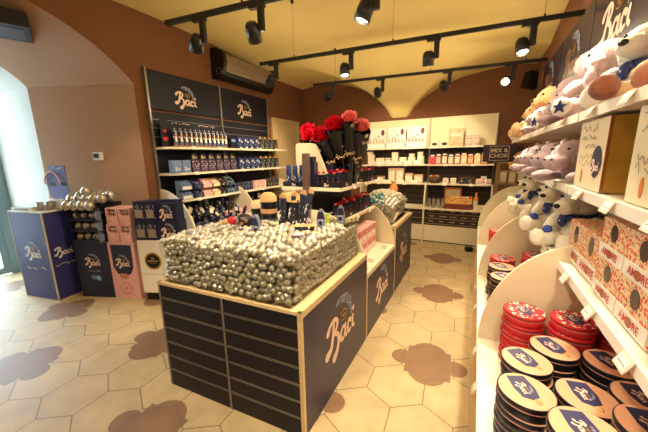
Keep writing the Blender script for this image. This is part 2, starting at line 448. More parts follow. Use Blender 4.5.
# inner face of the wall around the arch
top = 3.6
m.add([(XL, YB, 0), (XL, YB, top), (XL, A[1][0], top), (XL, A[0][0], 0)], [(0, 1, 2, 3)], BROWN)
m.add([(XL, YF, 0), (XL, YF, top), (XL, A[-2][0], top), (XL, A[-1][0], 0)], [(0, 1, 2, 3)], BROWN)
for i in range(1, n - 2):
    a, b = A[i], A[i + 1]; m.add([(XL, a[0], a[1]), (XL, b[0], b[1]), (XL, b[0], top), (XL, a[0], top)], [(0, 1, 2, 3)], BROWN)
for i in range(n - 1):
    a, b, c, d = A[i], A[i + 1], B[i + 1], B[i]
    sm = 1 <= i < n - 2
    m.add([(XL, *a), (XL, *b), (-5.03, *c), (-5.03, *d)], [(0, 1, 2, 3)], REVEAL, sm)
tag(m.build('wall_left'), kind='structure')
m = MB(); C2 = [(1.0 + (p[0] - 1.0) * .9, p[1]) for p in B]
for i in range(n - 1):
    a, b, c, d = B[i], B[i + 1], C2[i + 1], C2[i]
    m.add([(-5.03, *a), (-5.03, *b), (-6.2, *c), (-6.2, *d)], [(0, 1, 2, 3)], None, 1 <= i < n - 2)
tag(m.build('wall_entrance', OUTER), kind='structure')
# shop door and its glass
TEALF = mat('blue_grey_frame', '7f969c', .4, metal=.2)
m = MB()
m.b2((-6.24, 1.5, 0), (-6.16, 1.66, 3.0), TEALF); m.b2((-6.24, .34, 0), (-6.16, .42, 3.0), TEALF); m.b2((-6.24, .42, 2.2), (-6.16, 1.5, 2.27), TEALF)
m.b2((-6.23, 1.42, .02), (-6.17, 1.5, 2.2), TEALF); m.b2((-6.23, .42, .02), (-6.17, .5, 2.2), TEALF); m.b2((-6.23, .5, .02), (-6.17, 1.42, .12), TEALF)
d = tag(m.build('door_1'), kind='structure')
m = MB(); m.b2((-6.205, .5, .12), (-6.195, 1.42, 2.2)); m.b2((-6.205, .42, 2.27), (-6.195, 1.5, 2.9)); m.build('door_glass', GLASS, d)
m = MB(); m.b2((-6.17, 1.44, .85), (-6.13, 1.48, 1.15), STEEL); m.build('door_handle', None, d)
# cream door in the left wall
m = MB(); m.b2((XL, 4.93, 0), (XL + .035, 5.0, 2.46)); m.b2((XL, 5.88, 0), (XL + .035, 5.95, 2.46)); m.b2((XL, 5.0, 2.39), (XL + .035, 5.88, 2.46))
DOORM = mat('cream_door_paint', 'c9b184', .5)
m.b2((XL, 5.0, .01), (XL + .015, 5.88, 2.39)); d = tag(m.build('door_2', DOORM), kind='structure')
m = MB(); m.b2((XL + .015, 5.12, 1.1), (XL + .022, 5.76, 2.25)); m.b2((XL + .015, 5.12, .15), (XL + .022, 5.76, .95)); m.build('door_panel', DOORM, d)

# ------------------------------------------------------------------ wall-mounted and ceiling things
t = thing('air_curtain', (-3.84, 1.42, 2.9), math.radians(-22), 'black box air curtain hanging under the arch beside the entrance', 'air curtain')
m = MB(); m.b2((-.5, -1.3, 0), (0, 0, .13), bev=.006); m.build('casing', mat('matt_black_casing', '1c1618', .6), t)
m = MB(); m.b2((-.42, -1.25, -.006), (-.08, -.05, 0)); m.build('outlet_grille', mat('dark_grey_grille', '3c3840', .6), t)
for y_ in (-.3, -1.1): m = MB(); m.cyl((-.25, y_, .13), (-.25, y_, .6), .012, BLACK); m.build('hanger', None, t)

t = thing('wall_air_conditioner', (XL, 3.5, 2.88), 0, 'long taupe and black air conditioner high on the brown wall above the header boards', 'air conditioner')
m = MB(); m.prism([(0, .03), (.12, 0), (.19, .06), (.26, .2), (.24, .33), (.12, .4), (0, .4)], 'y', .06, 1.22); m.build('casing', mat('taupe_plastic', '7d6c58', .35), t)
for y_ in (0, 1.22): m = MB(); m.prism([(0, .0), (.14, -.03), (.22, .04), (.285, .2), (.26, .36), (.12, .43), (0, .43)], 'y', y_, y_ + .06); m.build('end_cheek', BLACK, t)
m = MB(); m.cyl((.19, -.03, .08), (.19, 0, .08), .05, BLACK, 20); m.lathe([(.04, 0), (.046, .004), (.05, 0)], STEEL, 20, Matrix.Translation((.19, -.032, .08)) @ Matrix.Rotation(PI / 2, 4, 'X')); m.build('pivot', None, t)
m = MB(); m.prism([(.1, -.02), (.21, .035), (.23, .09), (.1, .02)], 'y', .06, 1.22); m.build('louvre', BLACK, t)
m = MB(); m.b2((.205, .1, .098), (.232, .6, .108)); m.build('trim_strip', mat('polished_trim', 'e6dfd2', .15, metal=.6), t)

t = thing('thermostat', (-4.29, 2.03, 1.72), 0, 'small thermostat with a dark screen on the tan jamb of the arch', 'thermostat')
t.rotation_euler = (0, 0, math.atan2(2.27 - 1.72, 5.03 - 3.75))
m = MB(); m.box((0, -.012, 0), (.14, .024, .1), WPAPER, bev=.01); m.build('case', None, t)
m = MB(); m.box((-.015, -.026, .005), (.07, .004, .055), BLACK); m.build('screen', None, t)

# track lighting
def make_track(x0, y0, x1, y1, z, label, drops, heads):
    L = math.hypot(x1 - x0, y1 - y0); a = math.atan2(y1 - y0, x1 - x0)
    t = thing('light_track', (x0, y0, z), a, label, 'track light rail', 'black ceiling light rails')
    m = MB(); m.b2((0, -.018, -.017), (L, .018, .017)); m.b2((0, -.006, -.02), (L, .006, -.017)); m.build('rail', BLACK, t)
    for x_ in (-.02, L): m = MB(); m.b2((x_, -.02, -.019), (x_ + .02, .02, .019)); m.build('end_cap', BLACK, t)
    for d in drops:
        wx, wy = x0 + d * math.cos(a), y0 + d * math.sin(a); h = ceil_z(wx, wy) - z
        m = MB(); m.cyl((d, 0, .017), (d, 0, h), .0022, STEEL, 6); m.cyl((d, 0, h - .03), (d, 0, h + .02), .016, BLACK, 10, r2=.024); m.cyl((d, 0, .017), (d, 0, .04), .008, BLACK, 8); m.build('suspension_wire', None, t)
    return (x0, y0, a, z)
SPOTN = [0]
LAMPP = [None]
def spotlight(tr, d, aim, label, power, size=62, drop=.2, blend=.6):
    x0, y0, a, z = tr
    px, py = x0 + d * math.cos(a), y0 + d * math.sin(a)
    t = thing('track_spotlight', (px, py, z - .017), 0, label, 'spotlight', 'black spotlights on the ceiling rails')
    A_ = Vector(aim) - Vector((px, py, z - drop)); A_.normalize()
    side = Vector((math.cos(a), math.sin(a), 0))
    m = MB(); m.box((0, 0, -.012), (.13, .036, .024), BLACK, a); m.box((side.x * .03, side.y * .03, -.1), (.05, .04, .17), BLACK, a, bev=.006); m.build('gear_arm', None, t)
    c = Vector((-side.x * .045, -side.y * .045, -drop + .017)); h = MB()
    m = MB(); m.cyl(Vector((side.x * .01, side.y * .01, -drop + .05)), c, .012, BLACK, 8); m.build('pivot', None, t)
    b0 = c - A_ * .07; b1 = c + A_ * .065
    q = A_.to_track_quat('Z', 'Y').to_matrix().to_4x4(); q.translation = b0
    h.lathe([(0, 0), (.035, 0), (.05, .02), (.056, .06), (.056, .135), (.05, .135), (.044, .118)], None, 20, q)
    h.build('lamp_head', BLACK, t)
    q2 = q.copy(); q2.translation = b1 - A_ * .016
    l = MB(); l.lathe([(0, 0), (.043, 0)], None, 20, q2); l.build('lens', LAMP, t)
    ld = bpy.data.lights.new('spot', 'SPOT'); ld.energy = power; ld.spot_size = math.radians(size); ld.spot_blend = blend; ld.shadow_soft_size = .045
    ld.color = (1, .80, .52)
    lo = bpy.data.objects.new('spot_lamp', ld); COL.objects.link(lo); lo.location = Vector((px, py, z - .017)) + b1 + A_ * .01
    lo.rotation_euler = A_.to_track_quat('-Z', 'Y').to_euler()
    # added point light ahead of each lens, to brighten ceiling and room
    ls = bpy.data.lights.new('head_fill', 'POINT'); ls.energy = power * FILL; ls.shadow_soft_size = .06; ls.color = (1, .80, .50)
    l2 = bpy.data.objects.new('added_fill', ls); COL.objects.link(l2); l2.location = Vector((px, py, z - .017)) + c + A_ * .16
tr1 = make_track(-2.43, 1.84, .6, 2.22, 2.8, 'black ceiling light rail nearest the arch, crossing over the silver candy bin', [.75, 2.6], None)
tr2 = make_track(-2.46, 3.11, .68, 3.42, 2.8, 'middle black ceiling light rail, crossing over the rose display', [.45, 1.6, 2.9], None)
tr3 = make_track(-2.42, 4.38, .66, 4.78, 2.8, 'black ceiling light rail nearest the back shelves', [.35, 1.75, 2.9], None)
tr0 = make_track(-2.4, .2, .6, .5, 2.8, 'added unseen ceiling light rail behind the first one, over the shop front', [.5, 2.6], None)  # added rail out of view, its heads brighten the near bins and floor
K = 1.0
FILL = .095
SP = 84
def S(tr, d, aim, label, p, size=75): spotlight(tr, d, aim, label, p * SP * K, size)
S(tr1, .33, (-3.4, 2.3, .9), 'black spotlight nearest the arch on the rail over the candy bin', .8)
S(tr1, .88, (-2.2, 3.6, .6), 'black spotlight over the gap between candy bin and left wall shelves', 1.0)
S(tr1, 1.75, (-1.3, 1.9, 1.0), 'black spotlight lowest over the bag display in the candy bin, its lens in sight', 1.3)
S(tr1, 2.75, (.42, 1.4, 1.0), 'black spotlight at the toy shelf end of the rail over the candy bin', 1.5)
S(tr2, .17, (-3.6, 3.6, 1.5), 'black spotlight beside the air conditioner on the middle rail, turned to the wall', 1.1)
S(tr2, 1.12, (-1.2, 3.0, 1.2), 'black spotlight above the red roses on the middle rail', .9)
S(tr2, 2.0, (-.5, 3.9, 0), 'black spotlight in the middle of the middle rail shining on the aisle', 1.2)
S(tr2, 2.8, (.5, 3.0, 1.3), 'black spotlight on the middle rail close to the plush toy shelves', 1.4)
S(tr3, .28, (-3.6, 4.6, 1.5), 'black spotlight at the door end of the back rail', .9)
S(tr3, 1.06, (-1.6, 6.1, 1.7), 'second black spotlight on the back rail, turned to the white header board', 1.0)
S(tr3, 1.98, (-.6, 6.1, 1.5), 'third black spotlight on the back rail, over the small gift boxes', 1.0)
S(tr3, 2.74, (-.1, 2.4, 1.2), 'glaring lit spotlight on the back rail beside the plush toy shelves', .8)
S(tr0, .5, (-2.4, .9, 0), 'added unseen spotlight over the entrance floor behind the camera', .5)
S(tr0, 1.4, (-1.35, 1.5, .9), 'added unseen spotlight over the front of the candy bin', 1.1)
S(tr0, 2.2, (-.4, 1.7, 0), 'added unseen spotlight over the near end of the aisle', 1.0)
S(tr0, 2.8, (.4, 1.2, .9), 'added unseen spotlight over the nearest round tins', .85)

t = thing('loudspeaker', (.62, 6.1, 2.72), math.radians(25), 'small black loudspeaker high in the corner beside the back shelves', 'loudspeaker')
m = MB(); m.box((0, -.08, .1), (.2, .15, .24), BLACK, bev=.015, M=Matrix.Rotation(.25, 4, 'Y')); m.build('cabinet', None, t)
m = MB(); m.cyl((0, 0, .1), (0, .06, .1), .02, BLACK); m.build('bracket', None, t)

# daylight
w = bpy.data.worlds.new('world'); sc.world = w; w.use_nodes = True
w.node_tree.nodes['Background'].inputs[0].default_value = (.72, .88, 1, 1); w.node_tree.nodes['Background'].inputs[1].default_value = 16
sc.view_settings.view_transform = 'Standard'; sc.view_settings.look = 'None'; sc.view_settings.exposure = 0; sc.view_settings.gamma = 1
def portal():
    ld = bpy.data.lights.new('doorway_daylight', 'AREA'); ld.shape = 'RECTANGLE'; ld.size = 2.3; ld.size_y = 1.0; ld.energy = 1; ld.cycles.is_portal = True
    lo = bpy.data.objects.new('doorway_daylight', ld); COL.objects.link(lo); lo.location = (-6.3, 1.0, 1.4); lo.rotation_euler = (0, math.radians(-90), 0)
portal()

# ------------------------------------------------------------------ curved divider board of the shop units: quarter oval in the x-z plane
def divider_poly(x_front, x_back, z0, z1, n=16):
    """outline from the front bottom, curving up to the back top"""
    w = x_back - x_front
    pts = [(x_back, z0), (x_front, z0)]
    for i in range(n + 1):
        a = PI / 2 * i / n
        pts.append((x_back - w * math.cos(a), z0 + (z1 - z0) * math.sin(a)))
    return pts
def divider(parent, xf, xb, y, z0, z1, th=.018, m=CREAM, name='side_divider'):
    mb = MB(); mb.prism(divider_poly(xf, xb, z0, z1), 'y', y - th / 2, y + th / 2); return mb.build(name, m, parent)
def price_holder(parent, c, n, m=TAG):
    """little angled clear holder with a white ticket; n is the outward direction"""
    c = Vector(c); n = Vector(n); s = Vector((0, 0, 1)).cross(n)
    mb = MB(); M = frame(c + n * .012, s, Vector((0, 0, 1)) - n * .5)
    mb.box((0, 0, 0), (.062, .044, .003), m, M=M); mb.box((0, 0, .0025), (.05, .03, .001), WPAPER, M=M); mb.box((0, -.004, .0033), (.04, .004, .0005), GREY, M=M)
    return mb.build('price_ticket', None, parent)

# ------------------------------------------------------------------ LEFT WALL UNIT
t = thing('shelving_unit', (0, 0, 0), 0, 'navy shelving unit with cream shelves and two navy header boards along the brown left wall', 'shelving')
LW = t
X0 = XL
Y0, Y1, Y2 = 2.40, 3.58, 4.76
m = MB(); m.b2((X0, Y0, 0), (X0 + .03, Y2, 2.28)); 
for k in range(22):
    z = .25 + k * .1
    if z < 2.25: m.b2((X0 + .03, Y0 + .01, z), (X0 + .031, Y2 - .01, z + .006), ALU if z > 1.95 else DARK)
for a, b in ((Y0, Y1), (Y1, Y2)): pass
m2 = MB(); m2.b2((X0, Y0, 0), (X0 + .03, Y2, 2.27), NAVYD)
for z in (2.17, 2.06, 1.95): m2.b2((X0 + .03, Y0 + .02, z), (X0 + .0315, Y2 - .02, z + .007), ALU)
for k in range(9): m2.b2((X0 + .03, Y0 + .02, .35 + k * .1), (X0 + .0312, Y2 - .02, .355 + k * .1), DARK)
m2.build('back_panel', None, t)
for i, (a, b) in enumerate(((Y0, Y1), (Y1, Y2))):
    m = MB(); m.b2((X0, a + .012, 2.30), (X0 + .05, b - .012, 2.77)); h = m.build('header_board', NAVYD, t)
    logo(h, frame((X0 + .051, (a + b) / 2 - .04, 2.48), (0, 1, 0), (0, 0, 1)), .34)
for y in (Y0, Y1, Y2):
    m = MB(); m.b2((X0, y - .012, 0), (X0 + .058, y + .012, 2.785)); m.build('upright', ALU, t)
for z, lab in ((1.82, 't'), (1.485, 'm'), (1.13, 'b')):
    m = MB()
    # the shelf's arch-side corner is cut back at an angle
    m.prism([(X0 + .03, Y0 + .01), (X0 + .25, Y0 + .01), (-3.4, Y0 + .13), (-3.4, 4.97), (X0 + .03, 4.97)], 'z', z - .028, z)
    s = m.build('shelf', CREAM, t)
    for k in range(5): price_holder(s, (-3.4, 2.75 + k * .46, z - .012), (1, 0, 0), WPAPER)
m = MB(); m.b2((X0 + .03, Y0, 0), (-3.07, Y2 + .1, .6), CREAM); m.b2((-3.10, Y0, .6), (-3.07, Y2 + .1, .72), CREAM); m.build('base_bin', None, t)
for y in (Y0, Y1, Y2 + .1): 
    mb = MB(); pts = [(-3.06 - (X0 + .03 - -3.06) * 0, .6)]
    poly = [(X0 + .03, .6), (-3.06, .6)] + [(X0 + .03 + (-3.06 - X0 - .03) * math.cos(PI / 2 * i / 16), .6 + .68 * math.sin(PI / 2 * i / 16)) for i in range(17)]
    mb.prism(poly, 'y', y - .011, y + .011); mb.build('side_divider', CREAM, t)

# ------------------------------------------------------------------ ISLAND
IX0, IX1 = -1.915, -.79
def slat_front(parent, x0, x1, y, z0, z1):
    m = MB(); m.b2((x0, y, z0), (x1, y + .02, z1), NAVYD); h = (z1 - z0)
    for k in range(1, 7):
        z = z1 - h * k / 7 * .985
        m.b2((x0 + .004, y - .0015, z), (x1 - .004, y, z + .004), ALU); m.b2((x0 + .004, y - .0015, z + .010), (x1 - .004, y, z + .014), ALU)
    return m.build('slat_panel', None, parent)
def bin_unit(y0, y1, ztop, label, front, rim, logo_w=.5):
    t = thing('display_counter', (0, 0, 0), 0, label, 'counter')
    m = MB(); m.b2((IX0 + .02, y0 + .02, 0.04), (IX1 - .02, y1 - .005, ztop - .03)); m.build('carcass', NAVYD, t)
    m = MB(); m.b2((IX1 - .02, y0 + .018, .0), (IX1, y1 - .004, ztop - .045)); p = m.build('side_panel', NAVY, t)
    logo(p, frame((IX1 + .0005, (y0 + y1) / 2 + .0, (ztop) * .52), (0, 1, 0), (0, 0, 1)), logo_w)
    m = MB(); m.b2((IX0, y0 + .018, .0), (IX0 + .02, y1 - .004, ztop - .045)); m.build('side_panel', NAVY, t)
    if front:
        xm = (IX0 + IX1) / 2 + .005
        slat_front(t, IX0 + .012, xm - .008, y0, 0, ztop - .012); slat_front(t, xm + .008, IX1 - .02, y0, 0, ztop - .012)
        m = MB(); m.b2((xm - .008, y0 - .002, 0), (xm + .008, y0 + .02, ztop - .01)); m.build('centre_strip', ALU, t)
        m = MB(); m.b2((IX1 - .02, y0 - .003, 0), (IX1 + .004, y0 + .018, ztop)); m.build('corner_post', EDGE, t)
        m = MB(); m.b2((IX0 - .004, y0 - .003, 0), (IX0 + .012, y0 + .018, ztop)); m.build('corner_post', ALU, t)
    else:
        m = MB(); m.b2((IX1 - .02, y0 - .004, 0), (IX1 + .003, y0 + .018, ztop)); m.build('corner_post', EDGE, t)
    return t
t = bin_unit(1.21, 2.30, .825, 'navy slatted counter with a clear bin heaped with silver sweets', True, .07, .5)
ISA = t
m = MB()
m.b2((IX0, 1.207, .805), (IX1 + .004, 1.225, .825)); m.b2((IX1 - .065, 1.225, .785), (IX1 + .004, 2.30, .825)); m.b2((IX0, 1.225, .785), (IX0 + .03, 2.30, .825)); m.b2((IX0 + .03, 2.27, .785), (IX1 - .065, 2.30, .825))
m.b2((IX0 + .03, 1.225, .785), (IX1 - .065, 2.27, .80)); m.build('top_rim', EDGE, t)
GX0, GX1, GY0, GY1, GZ = IX0 + .03, IX1 - .065, 1.232, 2.285, 1.12
for a, b in (((GX0, GY0, .825), (GX1, GY0 + .004, GZ)), ((GX0, GY1, .825), (GX1, GY1 + .004, GZ)), ((GX0 - .004, GY0, .825), (GX0, GY1, GZ)), ((GX1, GY0, .825), (GX1 + .004, GY1, GZ))):
    m = MB(); m.b2(a, b); m.build('clear_wall', GLASS, t)
for z_ in (.755, .73): m = MB(); m.cyl((IX1 + .001, 1.9, z_), (IX1 + .005, 1.9, z_), .008, ALU, 10); m.build('screw_cap', None, t)

# the first counter's front runs slightly oblique to the island
def skew(x, y): return y - .062 * (IX1 - x) * (2.30 - y) / 1.09 if y < 2.3 else y
def skew_tree(o):
    for c in kids(o):
        for v in c.data.vertices: v.co.y = skew(v.co.x, v.co.y)
        skew_tree(c)
skew_tree(ISA)

t = bin_unit(2.30, 3.30, .635, 'low navy counter with cream ledge, pink boxes and rose shelves', False, .07, .42)
ISB = t
m = MB(); m.b2((IX0, 2.30, .59), (IX1 + .004, 3.295, .635)); m.build('ledge', CREAM, t)
# spine with the double shelves belongs to this counter
m = MB(); m.b2((-1.40, 2.34, .635), (-1.34, 3.28, 1.66), NAVYD); m.build('spine_panel', None, t)
for xx in (-1.405, -1.372):
    m = MB(); m.b2((xx - .012, 2.29, .84), (xx + .018, 2.33, 1.69)); m.build('upright', mat('rose_grey_metal', '8a6f66', .35, metal=.6), t)
m = MB(); m.b2((-1.67, 2.31, 1.352), (-1.04, 3.6, 1.382)); s = m.build('shelf', CREAM, t)
for k in range(3): price_holder(s, (-1.04, 2.6 + .33 * k, 1.37), (1, 0, 0))
m = MB(); m.b2((-1.67, 2.35, 1.05), (-1.04, 3.29, 1.08)); s = m.build('shelf', CREAM, t)
for k in range(2): price_holder(s, (-1.04, 2.7 + .35 * k, 1.065), (1, 0, 0))
# curved boards at the ends of the ledge
for y in (2.335, 3.29):
    m = MB(); m.prism([(-1.36, .64), (IX1 - .008, .64)] + [(-1.36 + (IX1 - .008 + 1.36) * math.cos(PI / 2 * i / 16), .64 + .53 * math.sin(PI / 2 * i / 16)) for i in range(17)], 'y', y - .009, y + .009)
    m.build('side_divider', CREAM, t)
    m = MB(); m.prism([(-1.40, .64), (IX0 + .008, .64)] + [(-1.40 - (-1.40 - IX0 - .008) * math.cos(PI / 2 * i / 16), .64 + .53 * math.sin(PI / 2 * i / 16)) for i in range(17)], 'y', y - .009, y + .009)
    m.build('side_divider', CREAM, t)
# rounded beige end board
pts = [(-1.56, 1.383), (-1.18, 1.383), (-1.33, 1.74), (-1.355, 1.775), (-1.40, 1.785), (-1.54, 1.79), (-1.56, 1.77)]
m = MB(); m.prism(pts, 'y', 2.42, 2.445); m.build('end_board', mat('beige_board', 'cdb89a', .6), t)

t = bin_unit(3.30, 4.28, .85, 'navy counter carrying a clear bin of wrapped sweets at the far end of the island', False, .07, .42)
ISC = t
m = MB(); m.b2((IX0, 3.30, .81), (IX1 + .004, 3.32, .85)); m.b2((IX1 - .05, 3.32, .81), (IX1 + .004, 4.28, .85)); m.b2((IX0, 3.32, .81), (IX0 + .03, 4.28, .85)); m.b2((IX0, 4.25, .81), (IX1 - .05, 4.28, .85)); m.b2((IX0 + .03, 3.32, .81), (IX1 - .05, 4.25, .82)); m.build('top_rim', EDGE, t)
HX0, HX1, HY0, HY1, HZ = -1.30, IX1 - .09, 3.34, 4.22, 1.12
for a, b in (((HX0, HY0, .85), (HX1, HY0 + .004, HZ)), ((HX0, HY1, .85), (HX1, HY1 + .004, HZ)), ((HX1, HY0, .85), (HX1 + .004, HY1, HZ)), ((HX0 - .004, HY0, .85), (HX0, HY1, HZ))):
    m = MB(); m.b2(a, b); m.build('clear_wall', GLASS, t)

# ------------------------------------------------------------------ RIGHT WALL UNIT
t = thing('shelving_unit', (0, 0, 0), 0, 'cream shelving unit with curved dividers, plush toys and round tins along the right wall', 'shelving')
RW = t
RX = XR - .03
D = [-.25, 1.755, 2.755, 3.76, 4.76]
m = MB(); m.b2((RX, D[0], 0), (XR, D[-1], 1.84)); m.build('back_panel', mat('beige_back_panel', 'bfa583', .55), t)
HEAD = mat('dark_aubergine_board', '2a2233', .35)
for a, b in ((.3, 1.28), (1.28, 2.26), (2.26, 3.24), (3.24, 4.3), (4.3, 5.3)):
    m = MB(); m.b2((RX - .0, a + .006, 2.1), (XR - .005, b - .006, 2.84)); h = m.build('header_board', HEAD, t)
    m = MB(); m.b2((RX + .006, a + .006, 1.84), (XR - .005, b - .006, 2.092)); m.build('lower_board', HEAD, t)
    if a > 2:
        logo(h, frame((RX - .001, (a + b) / 2, 2.5), (0, -1, 0), (0, 0, 1)), .52, lm=mat('faded_bronze_print', '9a6f4c', .4) if a > 3 else LETTER)
for z in (1.825, 1.495, 1.125):
    for k, (a, b) in enumerate(zip(D[:-1], D[1:])):
        m = MB(); a2, b2 = a + .011, b - .011
        m.b2((.40, a2, z - .032), (RX, b2, z)); m.b2((.392, a2, z - .036), (.402, b2, z + .003)); s = m.build('shelf', WHITE, t)
        for q in ((.25, .72) if b - a < 1.5 else (.6, .74, .9)):
            price_holder(s, (.392, a + q * (b - a), z - .016), (-1, 0, 0))
m = MB(); m.b2((.10, D[0], 0), (RX, D[-1], .57), CREAM); m.b2((.075, D[0], .57), (RX, D[-1], .61), WHITE); m.b2((.075, D[0], .0), (.10, D[-1], .57), EDGE); s = m.build('base_bin', None, t)
for y in (1.33, 1.62, 2.15, 2.5, 3.3): price_holder(s, (.077, y, .6), (-1, 0, 0))
for y in D:
    # quarter oval up to the middle of shelf three, ending in front of the shelf
    m = MB(); w = .47
    poly = [(RX - .002, .612), (.078, .612)] + [(.078 + w - w * math.cos(PI / 2 * i / 20), .612 + .61 * math.sin(PI / 2 * i / 20)) for i in range(21)] + [(RX - .002, 1.222)]
    m.prism(poly, 'y', y - .01, y + .01); m.build('side_divider', CREAM, t)
m = MB(); m.b2((XR - .06, 5.2, 1.84), (XR - .03, 5.9, 2.2)); 

# ------------------------------------------------------------------ BACK WALL UNIT
t = thing('shelving_unit', (0, 0, 0), 0, 'shelving unit with pale header boards and small gift boxes along the back wall', 'shelving')
BW = t
BX0, BXM, BX1 = -2.15, -.85, .27
HB = mat('pale_header_board', 'e6d8b0', .5)
for a, b in ((BX0, BXM), (BXM, BX1)):
    m = MB(); m.b2((a + .008, YB - .05, 1.80), (b - .008, YB - .02, 2.36)); m.build('header_board', HB, t)
    m = MB(); m.b2((a + .008, YB - .04, .36), (b - .008, YB - .02, 1.79), DARK)
    for k in range(13): m.b2((a + .01, YB - .043, .42 + k * .105), (b - .01, YB - .04, .425 + k * .105), mat('slat_bronze', '6d5743', .5))  # bronze strips laid across the dark panel
    m.build('back_panel', None, t)
    for z, yf in ((1.81, 5.86), (1.485, 5.86), (1.13, 5.82)):
        m = MB(); m.b2((a + .006, yf, z - .026), (b - .006, YB - .04, z)); s = m.build('shelf', CREAM, t)
        for q in (.3, .7): price_holder(s, (a + q * (b - a), yf, z - .012), (0, -1, 0), WPAPER)
    m = MB(); m.b2((a + .006, 5.74, .64), (b - .006, YB - .04, .67)); m.build('counter_shelf', CREAM, t)
    m = MB(); m.b2((a + .006, 5.78, .02), (b - .006, 5.80, .33), CREAM); m.b2((a + .006, 5.80, .33), (b - .006, 5.82, .64), DARK); 
    rr = random.Random(4)
    for k in range(3):
        m.b2((a + .02, 5.797, .36 + k * .1), (b - .02, 5.80, .366 + k * .1), mat('drawer_groove', 'b9a585', .5))
        for q in range(5):
            x = a + .1 + q * (b - a - .2) / 5; m.b2((x, 5.797, .405 + k * .1), (x + .06 + .08 * rr.random(), 5.80, .418 + k * .1), mat('drawer_groove', 'b9a585', .5))
    m.b2((a + .006, 5.79, 0), (b - .006, 5.8, .02), BLACK)
    m.build('base_front', None, t)
for x in (BX0, BXM, BX1):
    m = MB(); m.prism([(5.72, 0), (YB - .02, 0), (YB - .02, 1.12), (5.84, 1.12), (5.72, .66)], 'x', x - .012, x + .012); m.build('side_board', CREAM, t)
    m = MB(); m.b2((x - .01, YB - .06, 1.12), (x + .01, YB - .02, 2.37)); m.build('upright', ALU, t)
# dark corner rack with its sign
t = thing('corner_rack', (0, 0, 0), 0, 'open wooden rack of small bags below the dark square sign, in the back corner', 'rack')
for (x, y) in ((.30, 5.32), (.70, 5.32), (.30, 5.7), (.70, 5.7)):
    m = MB(); m.b2((x - .015, y - .015, 0), (x + .015, y + .015, 1.53)); m.build('post', mat('worn_oak', '8f7350', .6, noise=.1), t)
for z in (.5, .85, 1.2, 1.53):
    m = MB(); m.b2((.28, 5.30, z - .02), (.72, 5.72, z)); m.build('shelf', mat('worn_oak', '8f7350'), t)
t = thing('hanging_sign', (.0, 5.30, 1.535), 0, 'dark square sign with pale boxed lettering on top of the corner rack', 'sign')
m = MB(); m.b2((.07, 0, 0), (.60, .03, .26)); m.build('board', mat('aubergine_sign', '2b1418', .5), t)
M_ = frame((.29, -.0005, .13), (1, 0, 0), (0, 0, 1))
SG = mat('sign_lettering', 'c9b6a4', .5)
text(t, M_, 'MIX &\nCHOK', .085, SG, 'lettering', space=.95)
m = MB()
for a, b in (((-.13, -.11), (.13, -.104)), ((-.13, .104), (.13, .11)), ((-.13, -.11), (-.124, .11)), ((.124, -.11), (.13, .11))): m.b2((a[0], a[1], .001), (b[0], b[1], .003))
xf(m, M_, 1).build('printed_frame', SG, t)

# ------------------------------------------------------------------ SWEETS
def candy_mesh(name, m, seed, big=1):
    r = random.Random(seed); mb = MB(); n, k = 8, 5
    vs = [(0, 0, -.016 * big)]
    for j in range(1, k):
        a = -PI / 2 + PI * j / k
        for i in range(n):
            t = 2 * PI * i / n; q = .0215 * big * (1 + (r.random() - .5) * .22) * (1.05 if j < 2 else 1)
            vs.append((q * math.cos(a) ** .93 * math.cos(t), q * math.cos(a) ** .93 * math.sin(t), q * math.sin(a)))
    vs.append((0, 0, .025 * big)); fs = []
    for i in range(n): fs.append((0, 1 + (i + 1) % n, 1 + i))
    for j in range(k - 2):
        for i in range(n):
            a = 1 + j * n + i; b = 1 + j * n + (i + 1) % n; fs.append((a, b, b + n, a + n))
    t = len(vs) - 1
    for i in range(n): fs.append((1 + (k - 2) * n + i, 1 + (k - 2) * n + (i + 1) % n, t))
    mb.add(vs, fs, m, True); return mb
def rand_rot(r): return Euler((r.uniform(0, 6.28), r.uniform(0, 6.28), r.uniform(0, 6.28)))
CAM = Vector((0, 0, 1.65))
shapes = [candy_mesh('sweet', SILVER, i) for i in range(4)]
first = [m_.build('wrapped_sweet') for m_ in shapes[:3]]
r = random.Random(11)
def heap(x, y):
    u = (x - GX0) / (GX1 - GX0); v = (y - GY0) / (GY1 - GY0)
    return 1.112 + .055 * math.sin(PI * u) * math.sin(PI * min(1, v * 1.2)) + .012 * math.sin(9 * x + 4 * y) - .05 * max(0, v - .7)
spots = []
s_ = .0425
nx = int((GX1 - GX0 - .04) / s_); nz = int((1.085 - .848) / .0375) + 1
def jit(a=.005): return r.uniform(-a, a)
for k in range(nz):
    z = .849 + k * .0375
    for i in range(nx + 1):
        x = GX0 + .021 + (i + .5 * (k % 2)) * s_
        if x < GX1 - .02: spots.append((x + jit(.009), GY0 + .022 + abs(jit(.012)), z + jit(.010), 1))
    ny = int((GY1 - GY0 - .05) / s_)
    for i in range(1, ny + 1):
        y = GY0 + .03 + (i + .5 * (k % 2)) * s_
        if y < GY1 - .02: spots.append((GX1 - .022 - abs(jit(.012)), y + jit(.009), z + jit(.010), 1)); spots.append((GX0 + .021, y, z, 0))
    for i in range(1, nx): spots.append((GX0 + .021 + i * s_, GY1 - .02, z, 0))
j = 0; y = GY0 + .022
while y < GY1 - .02:
    x = GX0 + .021 + (.017 if j % 2 else 0)
    while x < GX1 - .018:
        spots.append((x + jit(.010), y + jit(.010), heap(x, y) + jit(.014), 2)); spots.append((x + .015 + jit(), y + .012 + jit(), heap(x, y) - .028, 0 if x < GX1 - .05 else 0))
        x += s_
    y += .0375; j += 1
spots = [(a_, skew(a_, b_), c_, d_) for a_, b_, c_, d_ in spots]
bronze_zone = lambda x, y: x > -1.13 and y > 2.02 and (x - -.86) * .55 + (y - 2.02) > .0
seen = [p for p in spots if p[3] > 0]; seen.sort(key=lambda p: (Vector(p[:3]) - CAM).length)
